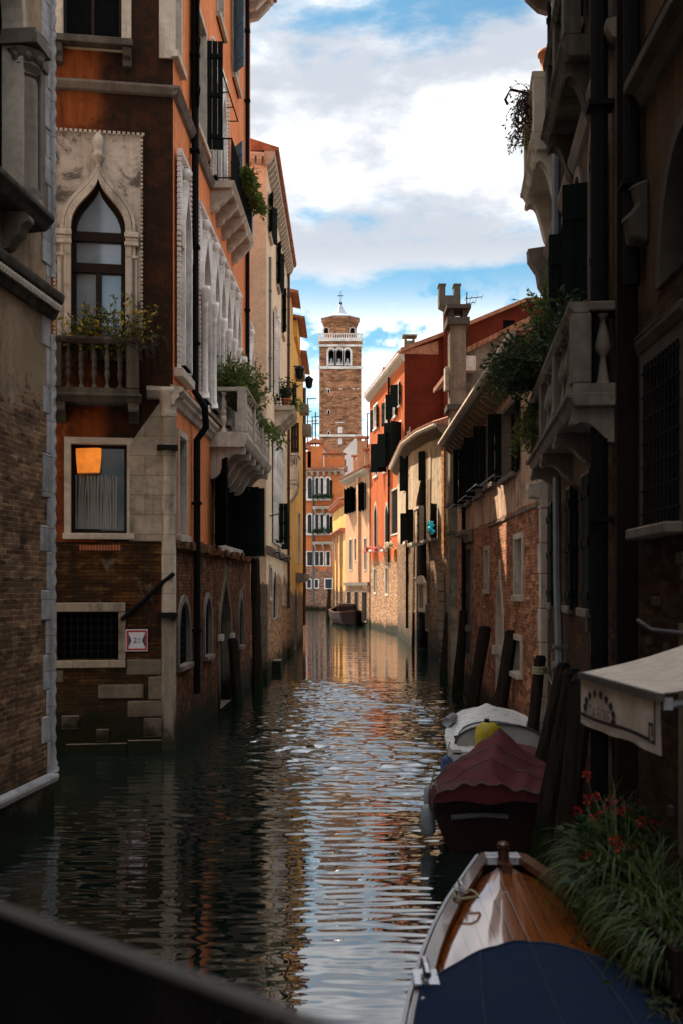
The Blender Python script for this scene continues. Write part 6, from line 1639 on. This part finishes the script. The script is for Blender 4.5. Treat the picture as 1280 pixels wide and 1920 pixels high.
# red covered boat
rb_t = [(14.9, 1.96, .72, .70), (15.4, 2.05, .82, .70), (16.1, 2.20, .86, .70), (16.8, 2.38, .80, .74), (17.6, 2.54, .62, .78), (18.1, 2.63, .36, .80), (18.4, 2.69, .06, .84)]
rb = thing('covered_boat', (2.2, 16.2, 0), 'moored boat under a tented dark red cover, between the white boat and the varnished one', 'boat')
hull(rb_t, mat_plain('dark_red_hull', (.022, .005, .005), .5, spec=.2), rb)
gunwale(rb_t, mat_plain('grey_gunwale', (.20, .19, .18), .5), rb, .06, .03)
ridge = [(14.7, .86), (15.4, 1.02), (16.1, 1.14), (16.8, 1.27), (17.3, 1.04), (17.9, .90), (18.65, .88)]
secs = []
for j in range(26):
    y = 14.78 + (18.35 - 14.78) * j / 25
    _, cx_, hw, zg = lerp_tab(rb_t, max(14.9, y)); _, zr_ = lerp_tab(ridge, y); row = []
    for i in range(31):
        u = (i / 15 - 1) * 1.12; au = abs(u)
        if au <= 1: z = zg + .04 + (zr_ - zg) * (1 - au) ** 1.12
        else: z = zg + .04 - (au - 1) * 1.6
        fold = .05 * mnoise.noise(Vector((u * 4.5 + y, y * 2.3, 8))) + .09 * mnoise.noise(Vector((u * 1.6 + y * .5, y * 1.1, 3))) + .045 * (abs(math.sin(4.2 * u * (1 + .5 * (17 - y)) + 2.1 * y)) - .5) * (1 - au * .5) + .025 * abs(math.sin(11 * au + y * 4))
        row.append((cx_ + max(-1.03, min(1.03, u)) * (hw + .03) + .02 * math.sin(y * 7), z + fold * (1 if au < 1 else .3), y - .12 * (1 - au) * (j == 0)))
    secs.append(row)
m = MB().loft(secs); m.loft([[(x, .67 + .02 * math.sin(x * 9), y - .03) for x, z, y in secs[0]], secs[0]])
m.build('cover', mat_plain('dark_red_canvas', (.078, .011, .013), .8, var=.4, scale=4, bstr=.4, spec=.25), rb, smooth=True)
for (x, y, z, L) in ((1.17, 15.2, .56, .46), (1.27, 16.0, .68, .40)): fender(rb, x, y, z, L)
ls_ = MB()
for i_ in (3, 27): ls_.tube([(r_[i_][0] + (-.02 if i_ == 3 else .02), r_[i_][1] + .01, r_[i_][2]) for r_ in secs[::2]], .012, 5)
ls_.tube([(p_[0], p_[1] + .01, p_[2] - .03) for p_ in secs[0]], .012, 5)
for j_ in (5, 10, 15): ls_.tube([(p_[0], p_[1] + .012, p_[2]) for p_ in secs[j_][2:29]], .007, 4)
ls_.build_each('lashing', mat_plain('dull_cord', (.10, .085, .07), .9), rb)
MB().tube([(1.45, .44, 14.86), (1.9, .48, 14.84), (2.2, .45, 14.86)], .035, 6).build('stern_rail', mat_plain('grey_rail', (.12, .12, .12), .5), rb)

# white boat
wt = [(18.75, 2.62, .76, .72), (19.3, 2.68, .84, .72), (20.4, 2.77, .88, .74), (21.5, 2.86, .84, .80), (22.3, 2.93, .72, .88), (22.9, 2.98, .50, .93), (23.25, 3.0, .22, .95)]
wh = mat_plain('white_gelcoat', (.62, .61, .58), .3, var=.08, bstr=.05); gcv = mat_plain('grey_canvas', (.36, .34, .31), .85, var=.15)
w2 = thing('white_boat', (2.8, 20.9, 0), 'small white motorboat with grey foredeck cover and yellow outboard, moored farthest along the right bank', 'boat')
hull(wt, wh, w2); gunwale(wt, wh, w2, .14, .05)
def sheet(tab, ins, camber, dz, n=16): return [[(cx_ + u * (hw - ins), zg + dz + camber * (1 - u * u), y) for u in [2 * i / n - 1 for i in range(n + 1)]] for (y, cx_, hw, zg) in tab]
MB().loft(sheet(wt[2:], .10, .10, .03)).build('foredeck', wh, w2, smooth=True)
rows = []
for j in range(8):
    a_ = j / 7 * math.pi; rows.append(a_)
cov = []
for j in range(7):
    t_ = j / 6; y0_ = 19.4
    cov.append([(2.74 + .78 * math.cos(a_) * (1 - .25 * t_), .80 + (.34 * math.sin(a_)) * (1 - .75 * t_) - 0.02, y0_ + 2.6 * t_ * (.3 + .7 * math.sin(a_))) for a_ in [i * math.pi / 14 for i in range(15)]])
MB().loft(cov).build('spray_hood', gcv, w2, smooth=True)
MB().loft([[(x, z - .01, y + .02) for x, z, y in cov[0]], [(x, .60, y + .02) for x, z, y in cov[0]]]).build('hood_front', gcv, w2)
MB().tube([cov[0][i] for i in range(15)], .022, 6).tube([(x, z + .015, y) for x, z, y in cov[3]], .016, 5).build('hood_hoop', mat_plain('dark_piping', (.05, .05, .06), .6), w2)
MB().box(1.92, 2.34, .60, .74, 18.95, 19.45).box(2.80, 3.30, .60, .74, 18.95, 19.45).build('seat', wh, w2, bevel=.03)
MB().box(1.95, 3.30, .30, .36, 18.5, 20.4).build('cockpit_floor', mat_plain('brown_floor', (.16, .08, .05), .7), w2)
mo = MB().loft([[(2.42 + r_ * math.cos(a_) * (1 + .12 * math.cos(a_)), z, 18.72 + r_ * .8 * math.sin(a_)) for a_ in [i * math.pi / 7 for i in range(14)]] for (r_, z) in ((.12, .55), (.20, .62), (.235, .84), (.23, 1.03), (.20, 1.16), (.10, 1.23), (.02, 1.24))], close=True, cap=True).build('outboard_motor', mat_plain('yellow_cover', (.42, .30, .012), .5, var=.2), w2, smooth=True)
MB().box(2.38, 2.46, 1.24, 1.29, 18.68, 18.76).build('motor_handle', M['iron'], mo)
MB().lathe((2.42, -.2, 18.72), [(.08, 0), (.08, .76)], 8).build('motor_leg', M['iron'], mo)
for (x, y, z, L, mt) in ((1.76, 18.9, .66, .5, FENDB), (3.60, 19.0, .70, .5, FEND), (3.68, 19.9, .74, .5, FENDB)): fender(w2, x, y, z, L, .10, 0, mt)
m = MB().tube([(1.98, .93, 21.2), (2.18, .95, 21.9)], .09, 10); m.build('fender', FEND, w2, smooth=True)
m = MB().tube([(3.52, .92, 21.0), (3.85, .86, 20.4)], .09, 10); m.build('fender', FEND, w2, smooth=True)

# dark boat far along
bt = [(101.0, 1.2, .1, 1.3), (103, 1.0, 1.1, 1.1), (108, .5, 1.35, 1.0), (113, -.05, 1.2, 1.1), (115, -.3, .2, 1.4)]
fb_ = thing('dark_barge', (.5, 108, 0), 'dark covered work boat moored at the far bend', 'boat')
hull(bt, mat_plain('barge_hull', (.018, .010, .008), .95, spec=.05), fb_); gunwale(bt, mat_plain('barge_rail', (.06, .03, .02), .9, spec=.05), fb_, .15, .12)
MB().box(-.4, 1.3, .9, 1.9, 104.5, 111).build('cargo_cover', mat_plain('barge_cover', (.03, .016, .012), .95, spec=.05, scale=2, bstr=.8), fb_, bevel=.2)

# ------------------------------------------------------------------ mooring posts
POSTS = [((1072, 1262), (1030, 1500), 14.6, .125, 'thick leaning mooring post, nearest to the covered boat'), ((1055, 1250), (1008, 1450), 17.0, .11, 'leaning mooring post with dark cap just behind the nearest thick one'),
         ((1012, 1235), (996, 1400), 20.6, .11, 'mooring post with a pale rope round its top, by the house corner'), ((957, 1186), (930, 1375), 26.5, .16, 'dark leaning mooring post in front of the gothic water door'),
         ((908, 1178), (880, 1345), 30.0, .17, 'dark leaning post left of the gothic water door'), ((868, 1148), (856, 1300), 36.0, .16, 'slim grey post beside the entablature door'), ((842, 1150), (832, 1275), 42.0, .18, 'dark post in front of the stone quoin of the brown brick house'),
         ((437, 1200), (447, 1318), 33.5, .16, 'short dark post beside the gothic water door of the orange palace'), ((479, 1050), (484, 1305), 36.2, .15, 'tall black post at the end of the orange palace'), ((618, 1105), (615, 1162), 118.0, .22, 'lone dark post standing in the far bend of the canal'),
         ((1092, 1275), (1062, 1560), 12.6, .13, 'thick weathered post under the far corner of the awning')]
for (tp2, bp, Y, r_, lab) in POSTS:
    a_, b_ = at(tp2[0], tp2[1], Y), at(bp[0], bp[1], Y)
    dv = (b_ - a_); dv = dv / dv.z; foot = a_ + dv * (-1.2 - a_.z)
    cr_ = thing('mooring_post', (foot.x, Y, 0), lab, 'mooring post', 'mooring posts')
    m = MB(); n_ = 9
    pts = [foot.lerp(a_, i / n_) + Vector((.03 * mnoise.noise(Vector((i * .5, Y, 0))), 0, 0)) for i in range(n_ + 1)]
    n_ = 22; rg = []
    for i in range(n_ + 1):
        q_ = foot.lerp(a_, i / n_); rr_ = r_ * (1.12 - .2 * i / n_)
        rg.append([(q_.x + rr_ * k2 * math.cos(w_), q_.z, q_.y + rr_ * k2 * math.sin(w_)) for w_ in [j * math.pi / 8 for j in range(16)] for k2 in (1 + .30 * mnoise.noise(Vector((math.cos(w_) * 1.8 + Y, q_.z * .7, math.sin(w_) * 1.8))) + .07 * mnoise.noise(Vector((w_ * 5, q_.z * 2.5, Y))),)])
    m.loft(rg, close=True, cap=True); m.build('shaft', M['pole'], cr_, smooth=False)
    k_ = MB(); k_.tube([(a_.x, a_.z - .02, Y), (a_.x - dv.x * -.03, a_.z + .06, Y)], r_ * 1.06, 12, r_ * .7); k_.build('cap', M['iron'], cr_)
    if 'rope' in lab:
        k_ = MB()
        for i in range(4): k_.tube([(a_.x + dv.x * -.18 + r_ * 1.15 * math.cos(t_ * .55), a_.z - .16 - .035 * i, Y + r_ * 1.15 * math.sin(t_ * .55)) for t_ in range(13)], .02, 5)
        k_.tube([(a_.x + .1, a_.z - .2, Y), (a_.x + .25, a_.z - .7, Y - .4), (a_.x + .42, a_.z - .95, Y - .8)], .012, 5); k_.build('rope', M['rope'], cr_)

# ------------------------------------------------------------------ television aerials
def aerial(x, y, z0, z1, arms, lab):
    m = MB().tube([(x, z0, y), (x, z1, y)], .05 * y / 100, 5)
    for (h_, L, o_) in arms:
        m.tube([(x - L * (.5 - o_), h_, y), (x + L * (.5 + o_), h_ + .1, y)], .035 * y / 100, 4)
        for i in range(4): xx = x - L * (.5 - o_) + L * i / 3; m.tube([(xx, h_ + .03 * i, y - .5), (xx, h_ + .03 * i, y + .5)], .02 * y / 100, 4)
    tag(m.build('television_aerial', M['iron'], base=(x, y, z0)), lab, 'aerial', 'television aerials')
for (px, y0_, y1_, arms, lab) in ((577, 835, 772, ((748, 16, .5), (772, 9, .3)), 'aerial nearest the yellow house'), (586, 838, 785, ((790, 20, 0),), 'aerial second from the yellow house, with one long arm'), (592, 838, 775, ((782, 14, 0), (795, 12, 0)), 'tallest thin aerial on the far orange roof')):
    Yq = 174; u = at(px, y0_, Yq); aerial(u.x, Yq, u.z, at(px, min(y1_, arms[0][0]) - 2, Yq).z, [(at(px, a_[0], Yq).z, a_[1] * Yq / F, a_[2]) for a_ in arms], lab)
u = at(874, 602, 60); aerial(u.x, 60, 13.5, at(874, 548, 60).z, [(at(874, 560, 60).z, .9, .42), (at(874, 570, 60).z, .5, .4)], 'aerial beside the grey chimney stack on the right')
u = at(688, 818, 101); aerial(u.x, 101, 13.9, at(688, 775, 101).z, [(at(688, 776, 101).z, .6, .3)], 'thin aerial on the peach house roof terrace')

# ------------------------------------------------------------------ the bridge we stand on
br = thing('bridge', (0, -.6, 1.9), 'iron bridge parapet cutting across the near left corner', 'bridge')
Pb = Vector((.42, .76, 0)); Pa = Pb + (Vector((-1.42, 2.45, 0)) - Pb) * 2.75
fbr = Frame(Pb.xy, Pa.xy); L = fbr.len
zr_ = EYE - (1692 - HY) * 1.6 / F
MB(fbr).box(-.3, L, zr_ - .012, zr_, -.012, .012).build('handrail', mat_plain('grey_handrail', (.085, .078, .072), .55, .2, var=.1), br, bevel=.006)
rl_ = MB(fbr).box(-.3, L, zr_ - .95, zr_ - .93, -.012, .012).build('bottom_rail', M['iron'], br)
wm_ = MB(fbr)
for i in range(int((L + .3) / .016)): wm_.box(-.3 + i * .016, -.3 + i * .016 + .0075, zr_ - .929, zr_ - .013, -.003, .003)
for i in range(56): wm_.box(-.3, L, zr_ - .915 + i * .016, zr_ - .915 + i * .016 + .0075, .0031, .008)
wm_.build('added_veil_mesh', M['iron'], br)  # added mesh, blurs into a veil that darkens the water below the rail
for s in (.2, 1.3, 2.4, 3.5, 4.6, 5.7): MB(fbr).box(s - .03, s + .03, zr_ - 1.2, zr_ - .02, -.045, -.0125).build('post', M['iron'], br)
MB(fbr).box(-1.5, L, 1.7, 1.9, -3.5, -.05).build('deck', M['stone_grey'], br)
